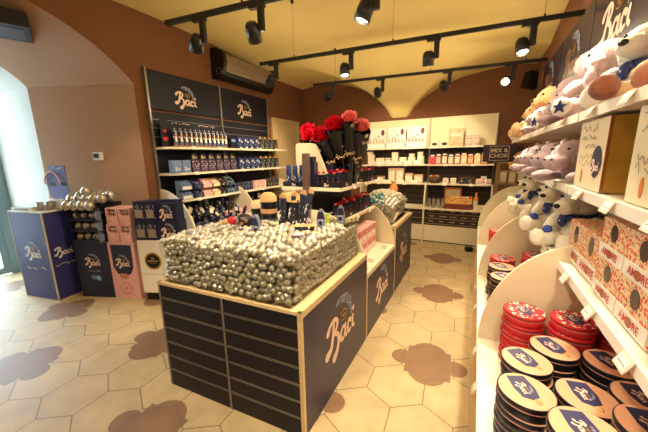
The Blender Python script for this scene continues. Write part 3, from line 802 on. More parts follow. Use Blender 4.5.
bronze = [p for p in seen if p[3] == 2 and bronze_zone(p[0], p[1])]
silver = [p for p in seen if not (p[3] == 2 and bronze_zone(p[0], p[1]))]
near = silver[:300]; rest = silver[300:] + [p for p in spots if p[3] == 0]
SWL = 'small silver foil wrapped sweet heaped in the clear bin of the slatted counter'
for i, p in enumerate(near):
    o = first[i] if i < 3 else first[i % 3].copy()
    if i >= 3: COL.objects.link(o)
    o.location = p[:3]; o.rotation_euler = rand_rot(r); tag(o, SWL, 'sweet', 'silver sweets in the clear bin')
mb = MB()
def merge(mb, src, loc, rot, s=1):
    M = Matrix.Translation(loc) @ rot.to_matrix().to_4x4() @ Matrix.Scale(s, 4)
    mb.add(src.v, src.f, src.mats[0], True, M)
for p in rest: merge(mb, shapes[r.randrange(4)], p[:3], rand_rot(r))
mb.prism([(GX0 + .05, skew(GX0, GY0) + .05), (GX1 - .05, GY0 + .05), (GX1 - .05, GY1 - .05), (GX0 + .05, GY1 - .05)], 'z', .83, 1.055, SILVERB)
tag(mb.build('wrapped_sweets'), 'silver foil wrapped sweets filling the rest of the clear bin', 'sweets', kind='stuff')
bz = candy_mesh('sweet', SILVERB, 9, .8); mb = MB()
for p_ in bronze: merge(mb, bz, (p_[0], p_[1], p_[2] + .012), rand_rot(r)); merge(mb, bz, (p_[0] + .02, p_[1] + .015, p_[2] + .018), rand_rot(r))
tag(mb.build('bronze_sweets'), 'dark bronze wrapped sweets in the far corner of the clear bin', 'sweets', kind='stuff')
# far bin heap
mb = MB()
def heap3(x, y):
    u = (x - HX0) / (HX1 - HX0); v = (y - HY0) / (HY1 - HY0); return 1.07 + .13 * math.sin(PI * min(1, max(0, u))) ** .6 * math.sin(PI * min(1, max(0, v))) ** .6
teal = []
y = HY0 + .022
while y < HY1 - .01:
    x = HX0 + .022
    while x < HX1 - .01:
        p = (x + jit(.008), y + jit(.008), heap3(x, y) + jit(.01))
        merge(mb, shapes[r.randrange(4)], (p[0] + .02, p[1] + .02, p[2] - .035), rand_rot(r), 1.2); merge(mb, shapes[r.randrange(4)], (p[0], p[1] + .01, p[2] - .07), rand_rot(r), 1.3)
        if y < HY0 + .22 and .25 < (x - HX0) / (HX1 - HX0) + (y - HY0) * .6 < .8 and r.random() < .6: teal.append(p)
        else: merge(mb, shapes[r.randrange(4)], p, rand_rot(r), 1.1)
        x += .043
    y += .043
for k in range(6):
    z = .873 + k * .04
    x = HX0 + .02
    while x < HX1 - .01: merge(mb, shapes[r.randrange(4)], (x, HY0 + .022, z + jit()), rand_rot(r)); x += .044
    y = HY0 + .03
    while y < HY1 - .01: merge(mb, shapes[r.randrange(4)], (HX1 - .021, y, z + jit()), rand_rot(r)); y += .044
mb.b2((HX0 + .045, HY0 + .045, .86), (HX1 - .045, HY1 - .045, 1.0), SILVERB)
tag(mb.build('wrapped_sweets'), 'silver wrapped sweets heaped in the clear bin at the far end of the island', 'sweets', kind='stuff')
tl = candy_mesh('sweet', TEAL, 5, .95); mb = MB()
for p_ in teal: merge(mb, tl, (p_[0], p_[1], p_[2] + .012), rand_rot(r))
tag(mb.build('turquoise_sweets'), 'turquoise foil sweets on the heap at the far end of the island', 'sweets', kind='stuff')

# ------------------------------------------------------------------ generic packs
def pack(name, w, h, d, body, front, cat, cap=None, label_band=None, facing='x'):
    """upright card pack; front looks along +x of the thing"""
    t = thing(name, cat=cat)
    m = MB(); m.box((0, 0, h / 2), (d, w, h), body, bev=.004); m.build('carton', None, t)
    m = MB(); m.b2((d / 2, -w * .44, h * .06), (d / 2 + .0015, w * .44, h * (.94 if not label_band else .6)), front); m.build('printed_front', None, t)
    if label_band: m = MB(); m.b2((d / 2, -w * .44, h * .66), (d / 2 + .0016, w * .44, h * .92), label_band); m.build('label_band', None, t)
    if cap:
        m = MB(); m.b2((-d / 2, -w / 2, h), (d / 2, w / 2, h + .006), cap); m.prism([(-w * .22, h), (w * .22, h), (w * .14, h + .035), (-w * .14, h + .035)], 'x', -.003, .003, cap); m.build('header_tab', None, t)
    return t
def open_tray_box(name, w, h, d, body, goods, cat, lip=.45):
    """little open fronted display carton full of sachets; front looks along +x"""
    t = thing(name, cat=cat); e = .004
    m = MB(); m.b2((-d / 2, -w / 2, 0), (d / 2, w / 2, e)); m.b2((-d / 2, -w / 2, 0), (-d / 2 + e, w / 2, h)); m.b2((d / 2 - e, -w / 2, 0), (d / 2, w / 2, h * lip))
    for s in (-1, 1): m.prism([(-d / 2, 0), (d / 2, 0), (d / 2, h * lip), (-d / 2 + d * .3, h), (-d / 2, h)], 'y', s * (w / 2 - e), s * w / 2)
    m.build('carton', body, t)
    m = MB(); rr = random.Random(2)
    for i in range(3):
        for j in range(2): m.box((-d * .22 + j * d * .35, -w * .3 + i * w * .3, h * (.38 + .1 * (1 - j))), (d * .3, w * .26, h * .62), None, rr.uniform(-.1, .1), bev=.004)
    m.build('sachets', goods, t)
    m = MB(); m.b2((d / 2, -w * .4, h * .06), (d / 2 + .001, w * .4, h * lip * .9)); m.build('printed_front', goods if body != goods else WPAPER, t)
    return t
FX = -3.475   # front row line on the left wall unit

# top shelf: hanging pouches with figures
z = 1.8205
t = thing('backing_card', (-3.60, 2.53, z), 0, 'black backing card with pale script header behind the figure pouches, top shelf', 'display card')
m = MB(); m.b2((-.006, 0, 0), (0, .96, .335)); m.build('card', NAVYD, t)
for q in (.2, .65): scribble(t, frame((.0005, q, .31), (0, 1, 0), (0, 0, 1)), .3, .03, LETTER, int(q * 10))
t = thing('heart_card', (-3.56, 2.435, z), 0, 'black card with two red hearts at the arch end of the top shelf', 'card')
m = MB(); m.b2((-.004, -.02, 0), (0, .085, .34)); m.build('card', NAVYD, t)
def heart(s): return [(s * 16 * math.sin(a) ** 3 / 17, s * (13 * math.cos(a) - 5 * math.cos(2 * a) - 2 * math.cos(3 * a) - math.cos(4 * a)) / 17) for a in [2 * PI * i / 26 for i in range(26)]]
for hz, hs in ((.2, .026), (.1, .038)): m = MB(); m.prism(heart(hs), 'z', 0, .004, M=frame((.0, .035, hz), (0, 1, 0), (0, 0, 1))); m.build('heart', REDCARD, t)
P = thing('figure_pouch', cat='pouch')
m = MB(); m.box((0, 0, .11), (.03, .066, .2), P_FIG, bev=.012); m.build('pouch', None, P)
m = MB(); m.box((0, 0, .225), (.004, .06, .035), NAVYP); m.cyl((-.003, 0, .23), (.003, 0, .23), .006, WPAPER); m.build('hang_tab', None, P)
m = MB(); m.sph((.017, 0, .15), (.006, .017, .02), KRAFT, 8, 6); m.box((.016, 0, .1), (.008, .034, .06), WPAPER, bev=.006); m.box((.016, 0, .045), (.008, .03, .05), mat('denim_print', '47719f', .6), bev=.006); m.box((.017, .0, .016), (.01, .034, .012), mat('orange_shoe_print', 'cf5b33', .5)); m.build('printed_figure', None, P)
P = Proto(P)
for i in range(12):
    P.put((-3.49 + jit(.004), 2.56 + i * .078, z), jit(.06), '%s printed figure pouch counted from the arch end of the top shelf' % ORD[i], 'figure pouches on the top shelf')
for zs, row in ((1.8205, 'top'), (1.4855, 'middle')):
    pa = Proto(pack('gift_carton', .118, .175, .09, mat('royal_blue_card', '1c2a66', .45), P_BLUE, 'box', NAVYP))
    pb = Proto(pack('gift_carton', .118, .175, .09, mat('black_card', '15141c', .45), P_CREAM, 'box', KRAFT))
    for i in range(4): pa.put((FX + jit(.005), 3.68 + i * .135, zs), jit(.05), 'blue and white gift carton, %s from the arch of its kind, %s shelf' % (ORD[i], row), 'blue cartons on the %s shelf' % row)
    for i in range(4): pb.put((FX + jit(.005), 4.22 + i * .135, zs), jit(.05), 'black and cream gift carton, %s from the blue ones on the %s shelf' % (ORD[i], row), 'black and cream cartons on the %s shelf' % row)
t = thing('dark_carton', (-3.5, 3.545, 1.8205), 0, 'plain dark carton between the figure pouches and the blue cartons', 'box'); m = MB(); m.box((0, 0, .08), (.1, .11, .16), NAVYD, bev=.004); m.build('carton', None, t); m = MB(); m.b2((.05, -.04, .1), (.0515, .04, .14), BLUEG); m.build('label_band', None, t)
# middle shelf
z = 1.4855
pg = Proto(pack('slate_blue_box', .125, .165, .09, BLUEG, BLUEG, 'box'))
for i in range(2):
    o = pg.put((FX, 2.50 + i * .14, z), 0, 'slate blue box with white script, %s from the arch on the middle shelf' % ORD[i], 'slate blue boxes on the middle shelf')
    logo(o, frame((.047, 0, .055), (0, 1, 0), (0, 0, 1)), .08, WPAPER, False)
P = pack('dotted_gift_box', .13, .17, .09, NAVYP, P_DOTS, 'box')
m = MB(); m.prism([(-.055, .17)] + [(.055 * math.cos(PI - PI * i / 12), .17 + .085 * math.sin(PI * i / 12)) for i in range(13)] + [(.055, .17)], 'x', -.03, .03, mat('black_card', '15141c')); m.build('domed_top', None, P)
logo(P, frame((.0315, 0, .205), (0, 1, 0), (0, 0, 1)), .075, mat('pale_gold_script', 'cfb27c', .5), False)
P = Proto(P)
for i in range(6): P.put((FX, 2.785 + i * .142, z), jit(.04), 'navy dotted box with black domed top, %s from the slate blue boxes' % ORD[i], 'navy dotted gift boxes')
# bottom shelf: two tiers of open cartons
z = 1.1305
cols = [('slate_blue', BLUEG, BLUEG, 2.6, .17), ('navy', NAVYP, P_STAR, 2.79, .15), ('pink', PINK, P_PINK, 2.95, .15), ('cream', KRAFT, P_CREAMN, 3.11, .14), ('dark brown', DARK, P_CREAM, 3.255, .13), ('turquoise', SKY, P_STAR, 3.395, .13)]
for nm, b, g, y, w in cols:
    nmm = nm.replace('_', ' ')
    P = Proto(open_tray_box('display_carton', w, .125, .12, b, g, 'box'))
    P.put((FX - .01, y, z), 0, nmm + ' open carton of sachets on the bottom shelf, lower of its pair')
    P.put((FX - .01, y, z + .126), 0, nmm + ' open carton of sachets on the bottom shelf, upper of its pair')
pa = Proto(pack('small_carton', .066, .14, .07, NAVYP, P_STAR, 'box')); pb = Proto(pack('small_carton', .1, .14, .07, PINK, P_PINK, 'box')); pc = Proto(pack('small_carton', .066, .15, .07, mat('black_card', '15141c'), P_CREAM, 'box'))
for i in range(6): pa.put((FX, 3.515 + i * .075, z), jit(.04), 'small navy starry carton, %s after the turquoise cartons on the bottom shelf' % ORD[i], 'small navy cartons on the bottom shelf')
for i in range(3): pb.put((FX, 4.02 + i * .11, z), jit(.04), 'pale pink carton, %s after the navy cartons on the bottom shelf' % ORD[i], 'pink cartons on the bottom shelf')
for i in range(5): pc.put((FX, 4.345 + i * .075, z), jit(.04), 'small black and cream carton, %s after the pink cartons on the bottom shelf' % ORD[i], 'small dark cartons on the bottom shelf')
# jumble in the base bins
kinds = [('navy starry', NAVYP, P_STAR), ('blue and white', mat('royal_blue_card', '1c2a66'), P_BLUE), ('black figure printed', NAVYD, P_FIG), ('white and grey', WPAPER, P_CREAMN), ('pink', PINK, P_PINK)]
PR = []
for nm, b, f_ in kinds:
    t = thing('sweet_packet', cat='packet')
    m = MB(); m.box((0, 0, 0), (.034, .085, .12), b, bev=.012); m.build('packet', None, t)
    m = MB(); m.b2((.017, -.034, -.045), (.0185, .034, .045), f_); m.build('printed_front', None, t); PR.append(Proto(t))
rr = random.Random(21)
for q in range(66):
    y = 2.47 + (q % 11) * .1; ro = q // 11; x = -3.62 + ro * .095
    zz = .70 + .05 * (5 - ro) * .9 + rr.uniform(0, .05)
    k = 4 if (y > 3.1 and ro in (3, 4, 5) and rr.random() < .75) else rr.choice([0, 0, 1, 2, 2, 3])
    PR[k].put((x + rr.uniform(-.02, .02), y + rr.uniform(-.02, .02), zz + .04), rot=(rr.uniform(-.5, .5), rr.uniform(-.9, .5), rr.uniform(-.6, .6)), label='%s sweet packet jumbled in the base bin nearest the arch' % kinds[k][0], group='%s packets jumbled in the base bin' % kinds[k][0], scale=rr.uniform(.62, .8))
t = thing('wrapped_sweets', (0, 0, 0)); 
m = MB(); m.b2((-3.70, 2.43, .6), (-3.12, 3.55, .70)); 
for q in range(160): m.box((rr.uniform(-3.66, -3.14), rr.uniform(2.46, 3.52), rr.uniform(.70, .74)), (.05, .05, .03), P_STAR, rr.uniform(0, 3), bev=.01)
bpy.data.objects.remove(t)
tag(m.build('packet_fill', P_STAR), 'layer of small blue packets at the bottom of the base bin', 'packets', kind='stuff')
for i in range(12):
    PR[2 if i % 3 else 3].put((-3.55 + (i % 2) * .2, 3.68 + (i // 2) * .17, .60 + .061 + (.32 if i % 2 == 0 else .2)), rot=(0, jit(.1), jit(.2)), label='upright printed packet in the base bin nearest the cream door', group='upright packets in the far base bin')
t = thing('packet_stand', (0, 0, 0), 0, 'dark stepped stand under the upright packets in the base bin', 'stand')
m = MB(); m.b2((-3.66, 3.62, .6), (-3.47, 4.7, .92)); m.b2((-3.44, 3.62, .6), (-3.27, 4.7, .80)); m.build('step', NAVYD, t)

# ------------------------------------------------------------------ pedestals by the arch
def rotbox(t, w, d, z0, z1, m, name, bev=0):
    """front edge runs along local +x from the origin, depth along +y"""
    b = MB(); b.b2((0, 0, z0), (w, d, z1), bev=bev); return b.build(name, m, t)
PURP = mat('navy_daylit_laminate', '35357a', .5)  # navy turned purple-blue, the daylight reflection is put into the base colour
a = math.atan2(1.384 - 1.273, 4.928 - 4.363)
t = thing('display_pedestal', (-4.928, 1.273, 0), a, 'tall navy pedestal with white script on two faces beside the entrance', 'pedestal')
rotbox(t, .576, .30, .0, 1.085, PURP, 'body', )
m = MB(); m.b2((.565, -.002, 0), (.578, .01, 1.085), EDGE); m.b2((-.002, -.002, 0), (.006, .006, 1.085), EDGE); m.b2((0, -.002, 0), (.578, .01, .012), EDGE); m.b2((.57, 0, 0), (.579, .30, .012), EDGE); m.build('edge_strip', None, t)
rotbox(t, .59, .31, 1.085, 1.10, WHITE, 'top_board')
logo(t, frame((.30, -.001, .60), (1, 0, 0), (0, 0, 1)), .27, WPAPER)
scribble(t, frame((.30, -.001, .40), (1, 0, 0), (0, 0, 1)), .33, .05, WPAPER, 5)
logo(t, frame((.579, .15, .60), (0, 1, 0), (0, 0, 1)), .2, WPAPER, False)
scribble(t, frame((.579, .15, .44), (0, 1, 0), (0, 0, 1)), .22, .04, WPAPER, 6)
R1 = Matrix.Translation((-4.928, 1.273, 0)) @ Matrix.Rotation(a, 4, 'Z')
def W1(x, y, z): return R1 @ Vector((x, y, z))
t = thing('counter_scale', W1(.04, .02, 1.10), a, 'white price scale with a flat tilted plate on the entrance pedestal', 'scale')
m = MB(); m.prism([(0, .0), (.2, 0), (.2, .05), (0, .03)], 'x', 0, .36); m.build('housing', WPAPER, t)
m = MB(); m.prism([(0, .034), (.22, .056), (.22, .062), (0, .04)], 'x', -.01, .34); m.build('plate', mat('pale_steel', 'd8dad8', .25, metal=.4), t)
m = MB(); m.b2((.06, -.003, .008), (.3, 0, .026)); m.build('key_strip', GREY, t)
P = thing('steel_cup', cat='cup'); m = MB(); m.lathe([(.0, .002), (.028, .002), (.036, .095), (.034, .095), (.027, .006), (0, .006)], STEEL, 20); m.build('cup', None, P); m = MB(); m.lathe([(.0365, .09), (.039, .093), (.0365, .097)], STEEL, 20); m.build('rim', None, P); P = Proto(P)
for i, (x, y) in enumerate(((.43, .09), (.51, .14), (.45, .2))): P.put(W1(x, y, 1.1005), label='small steel cup %s on the entrance pedestal' % ['nearest the scale', 'nearest the silver balls', 'behind the other two'][i], group='steel cups')
t = thing('paper_tray', W1(.32, .22, 1.1005), a, 'low white tray behind the steel cups on the entrance pedestal', 'tray')
m = MB(); m.b2((-.0, 0, 0), (.27, .075, .04)); m.b2((.01, .01, .04), (.26, .065, .115)); m.build('tray', WHITE, t)
PERI = mat('periwinkle_card', '6d78b8', .5)
t = thing('cutout_display', W1(.42, .255, 1.2155), a + .1, 'periwinkle cut-out card display with a heart arch on the white tray behind the cups', 'display card')
m = MB(); m.prism([(-.02, 0), (.23, 0), (.23, .40), (.0, .40), (.0, .33), (-.05, .28), (-.07, .18)], 'y', 0, .012); m.build('card', PERI, t)
m = MB(); pts = [(.03 + .11 * math.cos(b), -.012, .18 + .15 * math.sin(b)) for b in [PI * i / 14 for i in range(15)]]; m.tube(pts, .008, mat('pink_card', 'efb7b6')); m.build('heart_arch', None, t)
for x_ in (-.02, .15): m = MB(); m.b2((x_, -.004, .155), (x_ + .075, 0, .19)); m.build('slot', BLACK, t)
scribble(t, frame((.12, -.001, .37), (1, 0, 0), (0, 0, 1)), .18, .03, WPAPER, 8)

a = math.atan2(.16, .405)
t = thing('navy_dump_bin', (-4.255, 1.585, 0), a, 'navy card stand with script, holding tiers of big silver balls', 'display stand')
R2 = Matrix.Translation((-4.255, 1.585, 0)) @ Matrix.Rotation(a, 4, 'Z')
rotbox(t, .43, .30, 0, .70, NAVYP, 'body')
logo(t, frame((.215, -.001, .46), (1, 0, 0), (0, 0, 1)), .2); scribble(t, frame((.22, -.001, .34), (1, 0, 0), (0, 0, 1)), .2, .022, LETTER, 9)
m = MB(); m.sph((.2, -.002, .26), (.04, .002, .03), BLUEG, 10, 6); m.sph((.26, -.002, .25), (.03, .002, .035), SKY, 10, 6); m.build('printed_picture', None, t)
for k, zz in enumerate((.70, .83, .96)):
    m = MB(); m.b2((0, 0, zz), (.43, .30, zz + .008)); m.b2((0, 0, zz), (.43, .006, zz + .035)); m.build('tray', NAVYP, t)
m = MB(); m.b2((0, .29, .7), (.43, .30, 1.12)); m.build('back_card', NAVYP, t)
for x0 in (0, .345):
    m = MB(); m.b2((x0, 0, .7), (x0 + .006, .3, 1.12))
    m.build('side_card', NAVYP, t)
m = MB(); m.prism([(.35, .7), (.43, .7), (.43, 1.1), (.39, 1.12), (.35, 1.1)], 'y', -.002, .004, P_STAR)
for zz in (.77, .90, 1.03): m.sph((.39, -.004, zz), (.042, .012, .055), mat('pale_blue_foil', '8f9cb5', .3, metal=.6), 14, 8)
m.build('printed_side', None, t)
def ball_proto():
    t = thing('foil_ball', cat='ball')
    m = MB(); m.sph((0, 0, .047), (.047, .047, .045), SILVER, 14, 9); m.build('ball', None, t)
    m = MB(); 
    for i in range(7): b = 2 * PI * i / 7; m.add([(0, 0, .09), (.02 * math.cos(b), .02 * math.sin(b), .1), (.02 * math.cos(b + .6), .02 * math.sin(b + .6), .097)], [(0, 1, 2)])
    m.build('foil_twist', SILVER, t)
    m = MB(); m.sph((.012, -.04, .05), (.018, .008, .014), mat('blue_sticker', '3f5a9a', .4), 8, 6); m.build('sticker', None, t)
    return t
BL = Proto(ball_proto()); q = 0
def ball(x, y, z, lab, g): BL.put(R2 @ Vector((x, y, z)), uni(0, 6), lab, g, scale=[q_ * uni(.96, 1.04) * (1.2 if z > 1.07 else 1.0) for q_ in (.95, .95, 1.18)])
for k, zz in enumerate((.709, .839, .969)):
    for i in range(3): ball(.06 + i * .108, .06, zz, 'big silver foil ball, %s from the pedestal on the %s tray of the navy stand' % (ORD[i], ['lowest', 'middle', 'top'][k]), 'silver balls in the navy stand')
for i in range(4): ball(-.02 + i * .098, .03, 1.075, 'big silver ball in the heap above the navy stand, front row, %s from the pedestal' % ORD[i], 'silver balls heaped on the navy stand')
for i in range(5): ball(-.03 + i * .1, .11, 1.145, 'big silver ball in the heap above the navy stand, middle row, %s from the pedestal' % ORD[i], 'silver balls heaped on the navy stand')
for i in range(5): ball(.0 + i * .1, .2, 1.17, 'big silver ball in the heap above the navy stand, rear row, %s from the pedestal' % ORD[i], 'silver balls heaped on the navy stand')
ball(.16, .13, 1.235, 'big silver foil ball crowning the heap above the navy stand', 'silver balls heaped on the navy stand')
t = thing('heap_tray', R2 @ Vector((0, 0, 0)), a, 'navy card tray propping the heap of silver balls', 'tray'); m = MB(); m.prism([(0, 1.066), (.29, 1.066), (.29, 1.165), (.16, 1.165), (.155, 1.138), (.07, 1.138), (.065, 1.07), (0, 1.07)], 'x', -.06, .46); m.build('stepped_base', NAVYD, t)

a = math.atan2(.11, .353)
t = thing('pink_dump_bin', (-3.855, 1.752, 0), a, 'pale pink card stand with a navy arched panel and script', 'display stand')
R3 = Matrix.Translation((-3.855, 1.752, 0)) @ Matrix.Rotation(a, 4, 'Z')
rotbox(t, .365, .28, 0, .69, PINK, 'body'); rotbox(t, .385, .29, .69, .705, mat('rose_ledge', 'e6a7a3', .5), 'ledge')
m = MB(); m.prism([(.045, .40), (.09, .32), (.18, .28), (.27, .32), (.32, .40), (.325, .68), (.04, .68)], 'y', -.002, 0); m.build('arched_panel', NAVYP, t)
logo(t, frame((.185, -.003, .46), (1, 0, 0), (0, 0, 1)), .19)
m = MB(); m.sph((.15, -.003, .29), (.035, .002, .035), KRAFT, 10, 6); m.sph((.2, -.004, .285), (.035, .002, .04), mat('rose_print', 'e27f86', .5), 10, 6); m.build('printed_picture', None, t)
m = MB()
for k in range(12): b = 2 * PI * k / 12; m.sph((.18 + .075 * math.cos(b), -.001, .13 + .07 * math.sin(b)), (.018, .0015, .018), None, 8, 5)
m.sph((.18, -.001, .13), (.03, .0015, .03), None, 8, 5); m.build('printed_rosette', mat('rosette_print', 'e59aa0', .5), t)
def pink_box():
    t = thing('pink_window_box', cat='box')
    m = MB(); m.b2((0, 0, 0), (.15, .1, .12)); m.prism([(0, .12), (.0, .20), (.1, .20), (.1, .12)][::-1], 'x', 0, .012); m.prism([(0, .12), (0, .2), (.1, .2), (.1, .12)][::-1], 'x', .138, .15); m.b2((0, 0, .2), (.15, .1, .215)); m.b2((.012, .06, .12), (.138, .1, .2)); m.build('carton', PINK, t)
    m = MB(); m.sph((.075, .035, .16), (.05, .03, .028), SILVER, 10, 7); m.build('sweet', None, t)
    m = MB(); m.b2((.02, -.001, .02), (.13, 0, .1)); m.build('printed_front', P_PINK, t)
    return t
PB = Proto(pink_box())
for row, yy in enumerate((0.0, .12)):
    for i in range(2):
        PB.put(R3 @ Vector((.02 + i * .175, yy + .01, .706 + row * .0)), a, 'pink window box on the pink stand, %s column, %s row, lower' % (['navy stand side', 'white stand side'][i], ['front', 'back'][row]), 'pink window boxes')
        PB.put(R3 @ Vector((.02 + i * .175, yy + .03, .922 + row * .0)), a, 'pink window box on the pink stand, %s column, %s row, upper' % (['navy stand side', 'white stand side'][i], ['front', 'back'][row]), 'pink window boxes', scale=(1, 1, .9))

a = math.atan2(.19, .47)
t = thing('white_plinth', (-3.435, 1.865, 0), a, 'white plinth with a gold-ringed black round emblem and a dark foot', 'plinth')
R4 = Matrix.Translation((-3.435, 1.865, 0)) @ Matrix.Rotation(a, 4, 'Z')
rotbox(t, .52, .27, .10, .735, WHITE, 'body'); m = MB(); m.b2((.02, .02, 0), (.5, .25, .10)); m.build('foot', BLACK, t); rotbox(t, .56, .30, .735, .75, WHITE, 'top_board')
m = MB(); m.cyl((.17, -.003, .50), (.17, 0, .50), .105, GOLD, 28); m.cyl((.17, -.005, .50), (.17, -.003, .50), .085, BLACK, 28); m.build('round_emblem', None, t)
M_ = frame((.17, -.0055, .50), (1, 0, 0), (0, 0, 1))
m = MB(); m.prism([(-.02, .02), (-.008, .05), (0, .03), (.012, .052), (.02, .02)], 'z', 0, .001, M=M_); m.build('printed_crest', GOLD, t)
m = MB(); m.box((0, 0, 0), (.13, .016, .001), M=M_); m.box((0, -.025, 0), (.07, .006, .001), M=M_); m.build('printed_name', GOLD, t)
m = MB(); m.b2((.0, -.001, .335), (.52, 0, .338)); m.build('printed_line', BLACK, t)
def dark_box(big):
    t = thing('navy_gift_box', cat='box'); w, h, d = (.25, .17, .17) if big else (.13, .13, .12)
    m = MB(); m.b2((0, 0, 0), (w, d, h)); m.build('carton', NAVYP, t)
    if big: logo(t, frame((w / 2, -.001, h * .4), (1, 0, 0), (0, 0, 1)), .17)
    else:
        m = MB(); m.b2((.01, -.0015, .015), (w - .01, 0, h - .02)); m.build('printed_front', P_STAR, t)
        m = MB(); m.b2((.02, -.01, .02), (w - .02, -.0015, .075)); m.build('front_pocket', SILVER, t)
    return t
PS = Proto(dark_box(False)); PBG = Proto(dark_box(True))
for row in range(2):
    for i in range(2): PS.put(R4 @ Vector((.0 + i * .135, .01 + .01 * row, 0.7505 + row * .225)), a, 'small starry gift box on the white plinth, %s tier, %s the pink stand' % (['lower', 'upper'][row], ['next to', 'one off'][i]), 'small starry boxes on the white plinth', scale=(1, 1, 1.72))
PBG.put(R4 @ Vector((.28, .0, .7505)), a + .05, 'large navy gift box with script on the white plinth, lower of two', scale=(1, 1, 1.3))
PBG.put(R4 @ Vector((.27, .03, .973)), a + .02, 'large navy gift box with script on the white plinth, upper of two', scale=(.9, 1, 1.2))
for i in range(3): PS.put(R4 @ Vector((.02 + i * .15, .15, .7505)), a, 'starry gift box in the rear row of the white plinth, %s from pink stand' % ORD[i], 'rear starry boxes on the white plinth', scale=(1, 1, 3.4))

# ------------------------------------------------------------------ things standing in the big sweet bin
def tall_bag(name, w, d, h, bodym, topm, label, loc, rot, band=None, cat='bag'):
    t = thing(name, loc, 0, label, cat); t.rotation_euler = rot
    m = MB(); n = 18
    def ring(z, sx, sy): return [(sx * math.cos(2 * PI * i / n), sy * math.sin(2 * PI * i / n), z) for i in range(n)]
    Rs = [ring(0, w * .36, d * .36), ring(h * .3, w * .44, d * .45), ring(h * .80, w * .5, d * .5)]
    vs = sum(Rs, []); fs = [tuple(range(n))] + [(k * n + i, k * n + (i + 1) % n, (k + 1) * n + (i + 1) % n, (k + 1) * n + i) for k in range(2) for i in range(n)]
    m.add(vs, fs, None, True); m.build('wrap', bodym, t)
    m = MB(); Rs = [ring(h * .80, w * .5, d * .5), ring(h * .9, w * .5, d * .38), ring(h * .97, w * .36, d * .2), ring(h, w * .16, d * .06)]
    vs = sum(Rs, []); fs = [(k * n + i, k * n + (i + 1) % n, (k + 1) * n + (i + 1) % n, (k + 1) * n + i) for k in range(3) for i in range(n)] + [tuple(range(3 * n, 4 * n))]
    m.add(vs, fs, None, True); m.build('folded_top', topm, t)
    if band:
        for zz, bm_ in band:
            m = MB(); Rs = [ring(h * zz, w * .49, d * .49), ring(h * (zz + .1), w * .505, d * .505)]
            m.add(sum(Rs, []), [(i, (i + 1) % n, n + (i + 1) % n, n + i) for i in range(n)], None, True); m.build('label_band', bm_, t)
    return t
BK = mat('black_gloss_wrap', '16151d', .3); KP = print_mat('kraft_black_print', 'cfa772', ['1a1820', 'e0c08c', '2a2630'], 40, thresh=.5)
tall_bag('sweet_bag', .13, .11, .345, BK, KRAFT, 'tall black sweet bag with kraft top and bands standing in the silver sweets', (-1.37, 1.72, 1.06), (0, 0, .2), [(.55, KRAFT), (.34, mat('grey_teal_band', '59696b'))])
tall_bag('sweet_bag', .12, .09, .30, BK, mat('cream_top_paper', 'd9b98c', .5), 'shorter black bag with pale folded top leaning beside the tall kraft one', (-1.47, 1.76, 1.04), (.05, -.1, .4))
tall_bag('sweet_bag', .13, .09, .345, BK, KP, 'black bag with kraft and black checked top in front of the island post', (-1.22, 1.78, 1.06), (0, .06, .2), [(.3, P_FIG)])
P = thing('tube_pack', cat='packet'); m = MB(); m.box((0, 0, .19), (.05, .03, .38), NAVYP, bev=.012); m.build('sleeve', None, P); m = MB(); m.b2((-.02, -.0165, .04), (.02, -.015, .3), P_FIG); m.build('printed_front', None, P); m = MB(); m.prism([(-.025, .38), (.025, .38), (.012, .42), (-.012, .42)], 'y', -.004, .004); m.build('crimped_end', KRAFT, P)
P = Proto(P)
for i in range(4): P.put((-1.25 + i * .032, 1.70 + i * .04, 1.07 + .01 * i), rot=(.05 - .06 * i, .1 + i * .085, .3 + .2 * i), label='navy tube pack in the fan by the post, %s from the kraft bag' % ORD[i], group='fan of navy tube packs', scale=(1, 1, .8))
t = thing('kraft_basket', (-1.12, 1.66, 1.125), .5, 'low kraft card basket at the foot of the fan of navy packs', 'basket')
m = MB(); m.prism([(0, 0), (.14, 0), (.16, .05), (-.02, .05)], 'y', 0, .07); m.build('tray', KRAFT, t); m = MB(); m.b2((-.01, -.002, .02), (.15, .0, .05)); m.build('printed_band', P_FIG, t)
t = thing('round_pouch', (-1.47, 1.56, 1.165), .2, 'round black pouch with rose-brown checks lying on the silver sweets', 'pouch')
m = MB(); m.sph((0, 0, .04), (.072, .045, .06), BK, 16, 10); m.build('pouch', None, t); m = MB()
for x_, z_ in ((-.035, .05), (0, .035), (.035, .055), (.01, .07), (-.02, .02)): m.box((x_, -.043, z_), (.022, .008, .02), None, M=Matrix.Rotation(0, 4, 'Y'))
m.build('printed_patch', mat('rose_brown_print', '9a7767', .5), t)
P = thing('mini_pouch', cat='pouch'); m = MB(); m.prism([(-.022, 0), (.022, 0), (.032, .07), (.02, .13), (.008, .15), (-.008, .15), (-.02, .13), (-.032, .07)], 'y', -.012, .012); m.build('pouch', mat('silver_blue_film', '8b93ad', .3, metal=.4), P)
m = MB(); m.prism([(-.028, .08), (.028, .08), (.018, .13), (-.018, .13)], 'y', -.0145, .0145, NAVYP); m.sph((0, -.012, .055), (.016, .008, .02), P_STAR, 8, 6); m.build('printed_patch', None, P)
P = Proto(P)
for loc, lab in (((-1.31, 1.5, 1.12), 'blue and silver mini pouch standing in the sweets before the tall bags'), ((-1.0, 1.86, 1.12), 'blue and silver mini pouch beside the lime card'), ((-.93, 2.06, 1.12), 'blue and silver mini pouch at the bronze sweets')): P.put(loc, uni(-.2, .3), lab, scale=1.05)
t = thing('lime_card', (-1.13, 2.08, 1.11), 0, 'lime green ticket card standing behind the silver sweets', 'card'); m = MB(); m.b2((0, 0, 0), (.085, .004, .085)); m.build('card', mat('lime_card', 'a9c936', .5), t); m = MB(); m.b2((.02, -.001, .03), (.07, 0, .055)); m.build('printed_patch', KRAFT, t)
